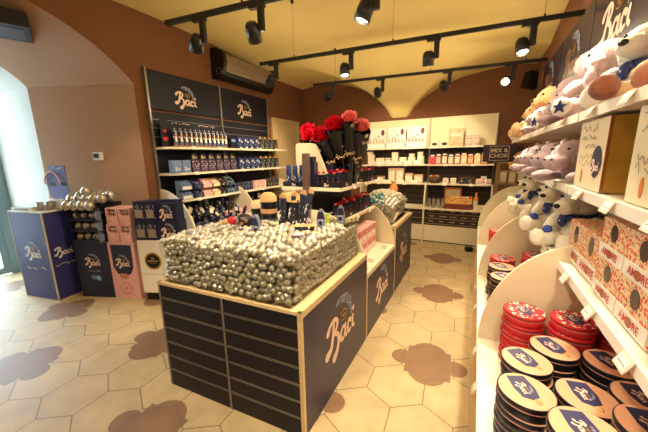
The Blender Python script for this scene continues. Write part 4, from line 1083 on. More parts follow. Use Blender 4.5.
t = thing('wand_pack', (-1.62, 1.66, 1.12), 0, 'slim rose and black wand pack leaning above the red pouch', 'packet'); t.rotation_euler = (0, .42, 0)
m = MB(); m.box((0, 0, .1), (.03, .012, .2), mat('rose_film', '9c4a66', .4), bev=.004); m.build('sleeve', None, t); m = MB(); m.b2((-.008, -.008, .02), (.008, -.0062, .18)); m.build('printed_front', BK, t)
t = thing('small_pouch', (-1.66, 1.62, 1.15), .4, 'small red and cream pouch on the sweets at the wall side', 'pouch'); m = MB(); m.sph((0, 0, .03), (.035, .02, .035), REDCARD, 10, 8); m.build('pouch', None, t); m = MB(); m.sph((-.05, .0, .02), (.03, .02, .022), KRAFT, 10, 8); m.build('paper_top', None, t)
t = thing('small_pouch', (-1.0, 1.52, 1.15), .4, 'small lilac foil pouch lying on the silver sweets near the aisle', 'pouch'); m = MB(); m.sph((0, 0, .015), (.04, .025, .016), mat('lilac_foil', 'b9a6c0', .3, metal=.5), 10, 8); m.build('pouch', None, t); m = MB(); m.sph((.04, 0, .015), (.012, .02, .01), SILVER, 8, 6); m.build('foil_end', None, t)

# ------------------------------------------------------------------ roses
def rose(mb, c, R, m, seed=0, up=None):
    """layered curled petals round a bud"""
    r = random.Random(seed); c = Vector(c)
    q = (up or Vector((0, 0, 1))).to_track_quat('Z', 'Y').to_matrix()
    for layer, (rad, h, npet) in enumerate(((.13, .74, 3), (.25, .74, 3), (.38, .70, 4), (.53, .60, 5), (.70, .46, 5), (.90, .28, 6))):
        for k in range(npet):
            a = 2 * PI * (k + .37 * layer) / npet + r.uniform(-.2, .2); wd = 2 * PI / npet * .60
            vs = []; nu, nv = 6, 5
            for v in range(nv):
                tv = v / (nv - 1)
                for u in range(nu):
                    tu = u / (nu - 1) * 2 - 1; aa = a + tu * wd * (.55 + .45 * math.sin(PI * min(1, tv * .8 + .1)))
                    cup = math.sin(PI / 2 * min(1, tv * 1.5)); curl = max(0, tv - .7) / .3
                    rr_ = rad * (.25 + .75 * cup) + (.05 + .07 * rad) * curl ** 1.5 - .06 * abs(tu) ** 2 * tv + r.uniform(-.012, .012)
                    z = -.4 + (h + .4) * tv - .20 * tu * tu * tv - .07 * curl ** 2 * rad + r.uniform(-.012, .012)
                    vs.append(c + q @ Vector((R * rr_ * math.cos(aa), R * rr_ * math.sin(aa), R * z)))
            mb.add(vs, [(v * nu + u, v * nu + u + 1, (v + 1) * nu + u + 1, (v + 1) * nu + u) for v in range(nv - 1) for u in range(nu - 1)], m, True)
    mb.sph(tuple(c + q @ Vector((0, 0, R * .2))), (R * .16, R * .16, R * .45), m, 8, 6)
WR = print_mat('rose_wrap_print', '12121c', ['c9b9a6', '12121c', '8f8276', '3a4a7c'], 22, rough=.25, thresh=.72)
def rose_cone(base, head, R, m, label, seed):
    t = thing('wrapped_rose', base, 0, label, 'rose', 'big wrapped roses on the island shelf')
    d = Vector(head) - Vector(base); L = d.length; dn = d.normalized(); T = dn.to_track_quat('Z', 'Y').to_matrix().to_4x4()
    mb = MB(); n = 16; vs = []
    for k, (f_, r_) in enumerate(((0, .03), (.35, .055), (.7, .08), (.86, .088))):
        for i in range(n): w_ = 1 + (.09 if k > 1 else 0) * math.sin(i * 2.4); vs.append((r_ * w_ * math.cos(2 * PI * i / n), r_ * w_ * math.sin(2 * PI * i / n), L * f_))
    for i in range(n): vs.append((.094 * math.cos(2 * PI * i / n), .094 * math.sin(2 * PI * i / n), L * (.93 + .03 * (i % 2))))
    mb.add(vs, [tuple(range(n))] + [(k * n + i, k * n + (i + 1) % n, (k + 1) * n + (i + 1) % n, (k + 1) * n + i) for k in range(4) for i in range(n)], None, True, T)
    mb.build('cone_wrap', WR, t)
    mb = MB(); rose(mb, tuple(dn * (L + .01)), R * 1.12, m, seed, (dn + Vector((.25, -.8, .2))).normalized()); mb.build('rose_head', None, t)
    # script facing the aisle and the front
    F_ = Vector((0, 0, 1.65)) - (Vector(base) + d * .5); F_.z = 0; F_.normalize(); sx = Vector((0, 0, 1)).cross(F_).normalized()
    o = d * .5 + F_ * .068
    logo(t, frame(tuple(o), tuple(sx), (0, 0, 1)), .085, mat('pale_gold_script', 'cfb27c'), False)
    return t
RS = [((-1.30, 2.86, 1.383), (-1.535, 2.62, 1.92), .075, RED, 'topmost over the beige end board'), ((-1.27, 2.78, 1.383), (-1.47, 2.52, 1.86), .07, RED, 'small head beside the beige end board'),
      ((-1.24, 2.72, 1.383), (-1.33, 2.52, 1.855), .092, RED, 'broad low head facing the shop front'), ((-1.19, 2.76, 1.383), (-1.19, 2.52, 1.945), .085, RED, 'tallest red head'), ((-1.16, 2.86, 1.383), (-1.09, 2.66, 1.87), .075, RED, 'head tucked right behind the tallest one'),
      ((-1.14, 2.74, 1.383), (-1.06, 2.56, 2.0), .065, PINKROSE, 'salmon pink, the tallest pink one'), ((-1.12, 2.82, 1.383), (-.96, 2.6, 1.92), .07, PINKROSE, 'salmon pink, lower one over the aisle'), ((-1.22, 2.92, 1.383), (-1.22, 2.74, 1.82), .06, RED, 'half hidden behind the others')]
for i, (b_, h_, R_, m_, lb) in enumerate(RS): rose_cone(b_, h_, R_, m_, ('red' if m_ is RED else 'pink') + ' rose in a printed black cone, ' + lb, i)

# trays and mini rose packs
def tray(loc, w, d, h, label, script=True):
    t = thing('navy_tray', loc, 0, label, 'tray')
    m = MB(); m.b2((0, 0, 0), (w, d, .005)); m.b2((0, 0, 0), (w, .005, h)); m.b2((0, d - .005, 0), (w, d, h)); m.b2((0, 0, 0), (.005, d, h)); m.b2((w - .005, 0, 0), (w, d, h)); m.build('tray', NAVYD, t)
    if script: logo(t, frame((w / 2, -.0008, h * .5), (1, 0, 0), (0, 0, 1)), h * 1.0, LETTER, False); logo(t, frame((w + .0008, d / 2, h * .5), (0, 1, 0), (0, 0, 1)), h * 1.0, LETTER, False)
    return t
def mini_rose(m_, nm):
    t = thing('mini_rose_pack', cat='packet')
    m = MB(); m.prism([(-.018, 0), (.018, 0), (.026, .12), (-.026, .12)], 'y', -.014, .014); m.build('sleeve', NAVYD, t)
    m = MB(); m.b2((-.012, -.0155, .03), (.012, -.014, .1)); m.b2((-.0, -.01, .03), (.024, .01, .034)); m.build('printed_front', P_FIG, t)
    m = MB(); rose(m, (0, 0, .142), .019, m_, 3); m.build('rose_head', None, t); return t
MR, MP = Proto(mini_rose(RED, 'r')), Proto(mini_rose(PINKROSE, 'p'))
tray((-1.335, 2.335, 1.3825), .285, .26, .05, 'navy tray of mini roses on the upper island shelf beside the post')
tray((-1.15, 2.99, 1.3825), .10, .42, .045, 'navy tray of mini roses further along the upper island shelf')
t = thing('navy_back_card', (-1.335, 2.345, 1.388), 0, 'plain navy card standing at the post in the mini rose tray', 'card'); m = MB(); m.b2((0, 0, 0), (.012, .22, .22)); m.b2((0, .22, 0), (.1, .232, .22)); m.build('card', NAVYP, t)
k = 0
for j_ in range(3):
    for i in range(5):
        P = MP if (i == 3 or (i == 4 and j_ == 0)) else MR
        c_ = 'pink' if P is MP else 'red'; k += 1
        P.put((-1.295 + i * .053, 2.375 + j_ * .075, 1.388), uni(-.2, .4), 'mini %s rose pack in the upper shelf tray, %s row, %s from the post' % (c_, ['front', 'middle', 'rear'][j_], ORD[i]), 'mini roses in the upper shelf tray', scale=uni(.85, 1.05))
for i in range(6): (MR if i % 3 else MP).put((-1.10 + jit(.01), 3.03 + i * .065, 1.388), .6, 'mini rose pack in the long upper shelf tray, %s from the big roses' % ORD[i], 'mini roses in the long upper tray')
for i in range(2): tray((-1.19, 2.40 + i * .44, 1.0805), .125, .42, .05, 'navy tray of mini roses on the lower island shelf, %s' % ['nearest the post', 'nearest the curved board'][i])
for i in range(12):
    for j_ in range(2): (MP if (i + j_) % 3 == 0 else MR).put((-1.155 + j_ * .055, 2.44 + i * .068 + (.02 if i > 5 else 0), 1.086), 1.0 + uni(-.3, .3), 'mini rose pack on the lower island shelf, %s row, %s from the post' % (['inner', 'outer'][j_], ORD[i]), 'mini roses on the lower island shelf', scale=uni(.9, 1.12))
tray((-1.665, 2.33, 1.3825), .25, .42, .045, 'navy tray of blue pouches on the wall side of the upper island shelf')
P = thing('blue_pouch', cat='pouch'); m = MB(); m.box((0, 0, .09), (.05, .03, .18), mat('slate_navy_film', '2f3d68', .35), bev=.01); m.build('pouch', None, P); m = MB(); m.b2((-.018, -.0165, .05), (.018, -.015, .14)); m.build('printed_front', P_BLUE, P); P = Proto(P)
for i in range(3):
    for j_ in range(3): P.put((-1.62 + i * .075, 2.37 + j_ * .12, 1.388), uni(-.1, .1), 'slate blue pouch in the wall side tray, %s row, %s from the wall' % (['front', 'middle', 'rear'][j_], ORD[i]), 'slate blue pouches', scale=(1, 1, 1.1))
P = thing('pink_gift_box', cat='box'); m = MB(); m.b2((0, 0, 0), (.12, .135, .145)); m.build('carton', PINK, P)
m = MB(); m.b2((.12, .012, .075), (.1212, .123, .13)); m.b2((.012, -.0012, .075), (.108, 0, .13)); m.build('window_label', mat('rose_red_print', 'cf7f78', .5), P); m = MB(); m.b2((.12, .012, .02), (.1212, .123, .055)); m.b2((.012, -.0012, .02), (.108, 0, .055)); m.build('label_band', WPAPER, P); P = Proto(P)
for i in range(5):
    for j_ in range(2): P.put((-1.10 + jit(.004), 2.43 + i * .145, .6355 + j_ * .1455), jit(.03), 'pink gift box on the low counter ledge, %s tier, %s from the big sweet bin' % (['lower', 'upper'][j_], ORD[i]), 'pink gift boxes on the ledge')
P = thing('ticket_block', cat='price ticket'); m = MB(); m.prism([(-.04, 0), (.04, 0), (.03, .02), (-.04, .012)], 'y', -.03, .03); m.build('block', WPAPER, P); m = MB(); m.box((0, 0, .0185), (.045, .035, .002), mat('rose_ink', 'b98a84')); m.build('printed_patch', None, P); P = Proto(P)
P.put((-.87, 2.62, .6355), 0, 'white price ticket block on the cream ledge nearest the sweet bin'); P.put((-.86, 3.08, .6355), 0, 'white price ticket block on the cream ledge near the curved board')
# around the far heap
t = thing('orange_bag', (-1.02, 4.08, 1.135), .3, 'small orange sack on the far heap of sweets', 'bag'); m = MB(); m.sph((0, 0, .06), (.06, .05, .08), mat('orange_sack', 'd98a45', .6), 12, 8); m.build('sack', None, t); m = MB(); m.cyl((0, 0, .13), (0, 0, .17), .02, KRAFT, 10, r2=.035); m.build('tied_neck', None, t)
P = thing('bin_scoop', cat='scoop'); m = MB(); m.prism([(0, 0), (.04, .03), (.30, .09), (.30, .075), (.04, 0)], 'y', -.022, .022); m.build('handle', EDGE, P); m = MB(); m.prism([(-.12, .0), (.02, 0), (.03, .035), (.02, .035), (.01, .01), (-.12, .01)], 'y', -.04, .04); m.build('blade', SILVER, P); P = Proto(P)
P.put((-.865, 3.50, .851), PI / 2 + .0, 'wooden handled scoop lying on the far counter rim', scale=(.7, .5, 1))

# ------------------------------------------------------------------ PLUSH TOYS
def blob(ells, voxel=.0075, seed=0):
    m = MB()
    for c, r_, *ro in ells:
        m.sph(c, r_, None, 20, 14, M=Euler(ro[0]).to_matrix().to_4x4() if ro else None)
    o = m.build('tmp_blob', None)
    md = o.modifiers.new('r', 'REMESH'); md.mode = 'VOXEL'; md.voxel_size = voxel; md.use_smooth_shade = True
    s = o.modifiers.new('s', 'SMOOTH'); s.iterations = 5; s.factor = .5
    dg = bpy.context.evaluated_depsgraph_get(); dg.update()
    me = bpy.data.meshes.new_from_object(o.evaluated_get(dg)); bpy.data.objects.remove(o)
    r = random.Random(seed)
    for v in me.vertices:   # tufted pile
        v.co += v.normal * (r.uniform(-.0016, .0026))
    me.polygons.foreach_set('use_smooth', [True] * len(me.polygons))
    return me
def plush(name, ells, fur, feats, cat='plush toy', seed=0):
    t = thing(name, cat=cat); me = blob(ells, seed=seed); me.name = 'fur_body'; me.materials.clear(); me.materials.append(fur)
    o = bpy.data.objects.new('fur_body', me); COL.objects.link(o); o.parent = t
    for nm, m_, fs in feats:
        m = MB()
        for f_ in fs:
            if f_[0] == 's': m.sph(f_[1], f_[2], None, 12, 8)
            elif f_[0] == 't':  # neck band
                c, R_, r_ = f_[1], f_[2], f_[3]; pts = [(c[0] + R_ * math.cos(2 * PI * i / 20), c[1] + R_ * math.sin(2 * PI * i / 20), c[2] + (f_[4] if len(f_) > 4 else 0) * math.cos(2 * PI * i / 20)) for i in range(21)]; m.tube(pts, r_)
            elif f_[0] == 'star':
                c, R_ = f_[1], f_[2]; poly = [((R_ if i % 2 == 0 else R_ * .42) * math.sin(PI * i / 5), (R_ if i % 2 == 0 else R_ * .42) * math.cos(PI * i / 5)) for i in range(10)]
                m.prism(poly, 'x', -.004, .004, M=Matrix.Translation(c))
        m.build(nm, m_, t)
    return t
FT = mat('tan_fur', 'd9b07c', .95, noise=.12, nscale=60, bump=.6, bscale=240, sheen=.4); FW = mat('cream_fur', 'f6ecdd', .95, noise=.06, nscale=60, bump=.6, bscale=240, sheen=.4)
FL = mat('lilac_fur', 'c3a9b4', .95, noise=.1, nscale=60, bump=.6, bscale=240, sheen=.4); FP = mat('pink_fur', 'd9bcc0', .95, noise=.1, nscale=60, bump=.6, bscale=240, sheen=.4)
FO = mat('orange_fur', 'cf8543', .95, noise=.2, nscale=45, bump=.6, bscale=240, sheen=.3); FB = mat('brown_fur', '8a4a30', .95, noise=.12, nscale=60, bump=.6, bscale=240, sheen=.3)
TARTAN = print_mat('tartan_print', '27305f', ['c9c7dd', '4a5fae', '1b2048'], 70, rough=.8, thresh=.5)
def sit(head=(.085, .088, .078), mz=(.045, .045, .035), mzx=-.1, ears=None, hz=.235):
    e = [((0, 0, .095), (.085, .09, .1)), ((-.025, 0, hz), head), ((mzx, 0, hz - .02), mz), ((-.07, .085, .13), (.065, .03, .032), (0, -.5, 0)), ((-.07, -.085, .13), (.065, .03, .032), (0, -.5, 0)), ((-.12, .065, .036), (.09, .038, .036)), ((-.12, -.065, .036), (.09, .038, .036)), ((-.195, .07, .048), (.026, .04, .047)), ((-.195, -.07, .048), (.026, .04, .047))]
    return e + (ears or [((0, .068, hz + .07), (.022, .03, .03)), ((0, -.068, hz + .07), (.022, .03, .03))])
bear = plush('plush_bear', sit(), FT, [('nose', EYE, [('s', (-.146, 0, .225), (.01, .014, .01))]), ('eye', EYE, [('s', (-.098, .034, .262), .0075)]), ('eye', EYE, [('s', (-.098, -.034, .262), .0075)]), ('neck_scarf', TARTAN, [('t', (-.015, 0, .175), .062, .016, .01), ('s', (-.09, .02, .15), (.014, .022, .04))])], seed=1)
dog = plush('plush_dog', sit((.092, .085, .075), (.06, .048, .038), -.125, [((-.005, .088, .225), (.028, .016, .05)), ((-.005, -.088, .225), (.028, .016, .05))]), FW, [('nose', EYE, [('s', (-.186, 0, .222), (.011, .016, .012))]), ('eye', EYE, [('s', (-.112, .036, .262), .0075)]), ('eye', EYE, [('s', (-.112, -.036, .262), .0075)]), ('neck_scarf', TARTAN, [('t', (-.02, 0, .172), .068, .015, .012), ('s', (-.1, .03, .14), (.012, .022, .035))]), ('pompom', mat('blue_pompom', '3b4fa8', .9), [('s', (-.13, .075, .085), .022)])], seed=2)
eleph = plush('plush_hippo', [((.05, 0, .08), (.15, .1, .08)), ((-.11, 0, .135), (.09, .088, .08)), ((-.2, 0, .105), (.055, .062, .045)), ((-.07, .08, .2), (.022, .022, .032)), ((-.07, -.08, .2), (.022, .022, .032)), ((-.14, .1, .032), (.1, .036, .032)), ((-.14, -.1, .032), (.1, .036, .032)), ((.12, .11, .04), (.075, .05, .04)), ((.12, -.11, .04), (.075, .05, .04))], FL, [('eye', EYE, [('s', (-.178, .04, .172), .007)]), ('eye', EYE, [('s', (-.178, -.04, .172), .007)]), ('nostril', mat('plum_felt', '5a4552', .9), [('s', (-.252, .02, .12), .006)]), ('nostril', mat('plum_felt', '5a4552', .9), [('s', (-.252, -.02, .12), .006)]), ('neck_ribbon', mat('blue_ribbon', '35459c', .5), [('t', (-.04, 0, .1), .088, .009, .03), ('s', (-.06, .07, .17), (.012, .022, .014))])], seed=3)
starp = plush('plush_elephant', [((0, 0, .1), (.09, .1, .1)), ((-.04, 0, .24), (.085, .09, .08)), ((-.125, 0, .2), (.05, .035, .03), (0, .6, 0)), ((-.165, 0, .15), (.025, .025, .045)), ((.0, .1, .25), (.02, .055, .06)), ((.0, -.1, .25), (.02, .055, .06)), ((-.12, .075, .045), (.09, .045, .045)), ((-.12, -.075, .045), (.09, .045, .045)), ((-.08, .1, .14), (.07, .03, .03), (0, -.5, 0)), ((-.08, -.1, .14), (.07, .03, .03), (0, -.5, 0))], FP, [('eye', EYE, [('s', (-.108, .045, .262), .008)]), ('eye', EYE, [('s', (-.108, -.045, .262), .008)]), ('foot_pad', FW, [('s', (-.205, .078, .047), (.01, .04, .04))]), ('foot_pad', FW, [('s', (-.205, -.078, .047), (.01, .04, .04))]), ('star_patch', mat('navy_felt', '2a2a66', .9), [('star', (-.217, .078, .047), .03)]), ('star_patch', mat('navy_felt', '2a2a66', .9), [('star', (-.217, -.078, .047), .03)])], seed=4)
tiger = plush('plush_tiger', sit(), FO, [('muzzle_patch', FW, [('s', (-.115, 0, .21), (.033, .036, .024))]), ('eye', EYE, [('s', (-.1, .034, .262), .008)]), ('eye', EYE, [('s', (-.1, -.034, .262), .008)]), ('stripe', BLACK, [('s', (-.01, 0, .312), (.05, .006, .006)), ('s', (-.01, .03, .306), (.04, .006, .008)), ('s', (-.01, -.03, .306), (.04, .006, .008))]), ('neck_scarf', TARTAN, [('t', (-.015, 0, .175), .062, .014, .01)])], seed=5)
monk = plush('plush_monkey', [((.0, 0, .1), (.09, .1, .1)), ((-.03, 0, .24), (.09, .095, .085)), ((-.15, .09, .04), (.12, .042, .04)), ((-.15, -.09, .04), (.12, .042, .04)), ((-.08, .1, .14), (.08, .03, .03), (0, -.5, 0)), ((-.08, -.1, .14), (.08, .03, .03), (0, -.5, 0)), ((0, .11, .24), (.015, .035, .035)), ((0, -.11, .24), (.015, .035, .035))], FT, [('foot', FB, [('s', (-.27, .09, .055), (.06, .048, .054))]), ('foot', FB, [('s', (-.27, -.09, .055), (.06, .048, .054))]), ('face', FW, [('s', (-.105, 0, .23), (.03, .06, .055))]), ('eye', EYE, [('s', (-.135, .025, .25), .008)]), ('eye', EYE, [('s', (-.135, -.025, .25), .008)]), ('hood', FB, [('s', (.0, 0, .275), (.095, .1, .075))])], seed=6)
PBr, PD, PE, PS2, PT, PM = [Proto(x) for x in (bear, dog, eleph, starp, tiger, monk)]
Z1, Z2, Z3 = 1.8285, 1.4985, 1.1285
TOY = 'plush toys on the top toy shelf'
PD.put((.50, 4.60, Z1), .5, 'small cream plush dog ending the top toy shelf, above the dark sign', TOY, scale=.6)
PD.put((.50, 4.34, Z1), .3, 'small cream plush dog, second from the far end of the top toy shelf', TOY, scale=.7)
PBr.put((.53, 3.98, Z1), .5, 'pale tan plush bear sitting before a bigger bear on the top toy shelf', TOY, scale=1.05)
PBr.put((.61, 3.62, Z1), .4, 'large tan plush bear, biggest toy at the far end of the top toy shelf', TOY, scale=1.4)
PE.put((.56, 3.20, Z1), .5, 'lilac plush hippo lying beside the large tan bear', TOY, scale=.95)
PS2.put((.60, 2.80, Z1), .6, 'pink plush elephant with star feet, farther of the two on the top toy shelf', TOY, scale=1.1)
PE.put((.57, 2.45, Z1), .7, 'lilac plush hippo lying in front of a header board seam', TOY, scale=1.0)
PS2.put((.58, 2.10, Z1), .9, 'pink plush elephant with star feet, nearer of the two on the top toy shelf', TOY, scale=1.15)
PD.put((.60, 1.76, Z1), .8, 'cream plush dog with starry scarf beside the brown-footed monkey', TOY, scale=1.05)
PM.put((.60, 1.46, Z1), .5, 'tan plush monkey with brown hood and brown feet over the shelf edge', TOY, scale=.8)
t = thing('heart_cushion', (.47, 3.55, Z1 + .0), 0, 'red plush heart between the large bear and the lilac hippo', 'plush toy', TOY); m = MB(); m.sph((0, -.025, .075), (.035, .04, .045), RED, 12, 8); m.sph((0, .025, .075), (.035, .04, .045), RED, 12, 8); m.sph((0, 0, .04), (.032, .045, .04), RED, 12, 8); m.build('heart', None, t); m = MB(); m.tube([(0, 0, .11), (0, .01, .14), (0, 0, .15)], .003, WPAPER); m.build('hanging_loop', None, t)
t = thing('plush_ball', (.455, 2.26, Z1), 0, 'small red, white and blue plush ball at the shelf edge before the pink elephants', 'plush toy', TOY); m = MB(); m.sph((0, -.01, .038), (.038, .03, .038), mat('navy_felt', '2a2a66'), 12, 8); m.build('blue_half', None, t); m = MB(); m.sph((0, .025, .04), (.036, .026, .036), mat('orange_red_felt', 'e2532f', .9), 12, 8); m.build('red_half', None, t)
t = thing('blue_gift_bag', (.64, 1.60, Z1), .1, 'bright blue shiny gift bag behind the plush monkey', 'bag'); m = MB(); m.b2((-.04, -.09, 0), (.04, .09, .27), mat('bright_blue_gloss', '2746c4', .2)); m.build('bag', None, t); m = MB(); m.b2((-.0415, -.06, .05), (-.04, .06, .14), P_BLUE); m.build('printed_front', None, t)
# middle toy shelf
for i in range(7): PT.put((.49 + (.1 if i % 2 else 0), 4.55 - i * .13, Z2), uni(-.2, .2), 'small orange plush tiger, %s from the back wall on the middle toy shelf' % ORD[i], 'orange tigers on the middle toy shelf', scale=.55)
for i, (y_, x_, s_2, l_) in enumerate(((3.35, .53, .95, 'farthest of the row'), (2.9, .525, 1.02, 'second of the row from the tigers'), (2.45, .525, 1.02, 'second of the row from the ivory boxes'), (2.05, .525, 1.0, 'right behind the ivory gold-sided box'))):
    PE.put((x_, y_, Z2), .55 + uni(-.15, .15), 'lilac plush hippo on the middle toy shelf, ' + l_, 'lilac hippos on the middle toy shelf', scale=s_2)
# white boxes with gold sides
def big_box(label, y0, y1):
    t = thing('presentation_box', (.418, y0, Z2 + .0005), 0, label, 'box'); W_, H_, D_ = y1 - y0, .282, .16
    m = MB(); m.b2((.004, 0, 0), (D_, W_, H_), GOLDM); m.build('gold_body', None, t)
    m = MB(); m.b2((0, 0, 0), (.006, W_, H_)); m.build('front_panel', mat('ivory_card', 'e9d9b8', .45), t)
    for a_, b_ in ((-.001, .008), (D_ - .006, D_ + .002)): e = MB(); e.b2((a_, -.002, 0), (b_, .0035, H_)); e.build('trim_edge', mat('copper_edge', 'a8683a', .4, metal=.5), t)
    F_ = frame((-.0005, W_ / 2, 0), (0, -1, 0), (0, 0, 1))
    for i, zz in enumerate((.25, .215, .175, .135, .1)): scribble(t, frame((-.0005, W_ * .6, zz), (0, -1, 0), (0, 0, 1)), W_ * .55, .03, mat('sketch_ink', 'a08a6c', .6), 20 + i)
    m = MB(); m.add([(-.0015, W_ * .24 + W_ * .17 * math.cos(2 * PI * i / 28), .115 + .062 * math.sin(2 * PI * i / 28)) for i in range(28)], [tuple(range(28))]); m.build('oval_label', NAVYP, t)
    logo(t, frame((-.002, W_ * .24, .10), (0, -1, 0), (0, 0, 1)), W_ * .26, LETTER, False)
    m = MB(); m.prism([(W_ * .72 + .011 * math.cos(b), .05 + .03 * math.sin(b)) for b in [2 * PI * i / 16 for i in range(16)]], 'x', -.002, 0); m.build('orange_drop', mat('orange_print', 'd98232', .5), t)
    return t
big_box('ivory box with gold sides and dark oval label beside the lilac hippos, middle toy shelf', 1.45, 1.79)
big_box('ivory box with gold sides nearest the camera on the middle toy shelf', .90, 1.235)
# bottom shelf of toys: white dogs
for i, (x_, y_, s_2, rz_, l_) in enumerate(((.56, 3.5, 1.1, .4, 'farthest'), (.55, 3.08, 1.2, .6, 'second from the back wall'), (.60, 2.62, 1.22, .5, 'half hidden at the panel'), (.54, 2.45, 1.15, .8, 'in front at the tall divider'), (.55, 2.06, 1.1, .7, 'next to the heart boxes'))):
    PD.put((x_, y_, Z3), rz_, 'white plush dog in tartan scarf, lowest toy shelf, ' + l_, 'white dogs on the lowest toy shelf', scale=s_2)
# heart-print boxes
HB_ = {}
def love_box(h):
    t = thing('heart_print_box', cat='box'); w_, d_ = .205, .17
    m = MB(); m.b2((0, 0, 0), (d_, w_, h), P_LOVE); m.build('carton', None, t)
    m = MB(); m.b2((-.004, .004, .004), (0, w_ - .004, h * .36)); m.build('front_band', WPAPER, t)
    text(t, frame((-.0045, w_ / 2, h * .19), (0, -1, 0), (0, 0, 1)), 'AMORE', h * .26, mat('red_ink', 'c8352a', .5), 'lettering')
    m = MB(); m.prism([(w_ / 2 + .018 * math.cos(2 * PI * i / 14), h * .19 + .015 * math.sin(2 * PI * i / 14)) for i in range(14)], 'x', -.0062, -.005); m.build('printed_sweet', mat('chestnut_print', 'a05a3a', .5), t)
    m = MB(); m.prism([(w_ / 2 + .027 * math.cos(2 * PI * i / 20), h * .7 + h * .21 * math.sin(2 * PI * i / 20)) for i in range(20)], 'x', -.0015, 0); m.build('dark_oval', mat('smoked_window', '4a3a30', .25), t)
    m = MB()
    for x_, z_, s2 in ((.05, h * .7, .024), (.12, h * .5, .02), (.06, h * .25, .018)): m.prism(heart(s2), 'z', 0, .001, M=frame((x_, -.0003, z_), (1, 0, 0), (0, 0, 1)))
    m.build('printed_heart', mat('dark_heart_print', '7a3a30', .5), t)
    return t
P = Proto(love_box(.20))
for i in range(2): P.put((.445, 1.425 + i * .207, Z3), 0, 'tall heart-print love box, %s the white dogs on the lowest toy shelf' % ['one away from', 'next to'][i])
P = Proto(love_box(.145))
for i in range(2):
    for j_ in range(2): P.put((.435, .995 + i * .207, Z3 + j_ * .1455), 0, 'small heart-print love box, %s tier, %s' % (['lower', 'upper'][j_], ['nearest the camera', 'touching the tall ones'][i]))

# ------------------------------------------------------------------ ROUND TINS in the right bins
TP = mat('peach_lid', 'e3ab8c', .35, noise=.03, nscale=30); TB = mat('black_tin', '15161f', .3)
def tin(kind, R_=.086, h=.056):
    t = thing('round_tin', cat='tin')
    m = MB(); m.lathe([(0, .0), (R_ - .002, 0), (R_, .003), (R_, h - .016), (0, h - .016)], None, 32); m.build('base', TB if kind == 'p' else REDCARD, t)
    m = MB(); m.lathe([(R_ - .001, h - .018), (R_ + .0025, h - .018), (R_ + .0025, h - .003), (R_ - .001, h - .0005)], None, 32); m.build('lid_rim', TB if kind == 'p' else REDCARD, t)
    m = MB(); m.lathe([(R_ + .0026, h - .021), (R_ + .0032, h - .0195), (R_ + .0026, h - .018)], None, 32); m.build('pink_seam', mat('pink_seam', 'e8a79c', .4), t)
    m = MB(); m.lathe([(0, h - .0012), (R_ - .001, h - .0008)], None, 32); m.build('lid_top', TP if kind == 'p' else P_RED, t)
    m = MB()
    if kind == 'p': poly = [(-.07, .03), (-.01, .036), (.03, .028), (.042, .0), (.03, -.028), (-.01, -.036), (-.07, -.032)]
    else: poly = [(.05 * math.cos(b), .03 * math.sin(b)) for b in [2 * PI * i / 20 for i in range(20)]]
    m.prism(poly, 'z', h - .001, h); m.build('lid_label', mat('navy_label_print', '2c2f63', .35), t)
    logo(t, Matrix.Translation((-.008, -.004, h)), .055, LETTER, True)
    if kind == 'p': m = MB(); m.sph((.05, .012, h), (.014, .01, .0012), KRAFT, 10, 5); m.build('printed_sweet', None, t)
    return t
TPn, TRn = Proto(tin('p')), Proto(tin('r'))
rr = random.Random(8)
def stack(P, x, y, n, z0, lab, grp, rz):
    for k in range(n):
        top_ = k == n - 1
        P.put((x + (0 if top_ else rr.uniform(-.006, .006)), y + (0 if top_ else rr.uniform(-.006, .006)), z0 + k * .0562), rz if top_ else rr.uniform(0, 6),
              lab + (', topmost of its stack' if top_ else ', %s from the bottom' % ORD[k]), grp)
ZB = .6105
for x_, y_, n_, l_, a_ in ((.236, 1.285, 4, 'in the outer stack next to the curved board', .6), (.352, 1.43, 4, 'in the stack just before the red tins', .5), (.53, 1.41, 4, 'in the stack at the back panel', .4), (.213, 1.10, 4, 'in the stack nearest the bin lip', .4), (.392, 1.158, 4, 'in the middle stack', .2), (.326, .925, 5, 'in the tall stack nearest the camera', .3), (.56, 1.228, 4, 'in the stack under the shelf edge', .2), (.50, 1.02, 5, 'in the tall stack nearest the camera, shelf side', .2)):
    stack(TPn, x_, y_, n_, ZB, 'peach-lidded black tin ' + l_, 'peach tins in the near bin', -1.57 + a_)
for x_, y_, n_, l_ in ((.262, 1.62, 5, 'outermost'), (.455, 1.622, 5, 'middle'), (.635, 1.60, 5, 'innermost')):
    stack(TRn, x_, y_, n_, ZB, 'red dotted tin, %s stack at the near curved board' % l_, 'red tins in the near bin', -1.2)
for x_, y_, n_, l_ in ((.24, 2.62, 4, 'outer'), (.45, 2.62, 5, 'inner')):
    stack(TRn, x_, y_, n_, ZB, 'red dotted tin in the %s stack of the second bin' % l_, 'red tins in the second bin', -1)
for x_, y_, n_, l_ in ((.22, 2.41, 4, 'before the red ones'), (.225, 2.2, 4, 'nearest the camera'), (.42, 2.4, 4, 'at the back')):
    stack(TPn, x_, y_, n_, ZB, 'peach-lidded tin in the second bin, stack ' + l_, 'peach tins in the second bin', -1)
stack(TRn, .26, 3.6, 4, ZB, 'red dotted tin in the third bin', 'red tins in the third bin', -1)

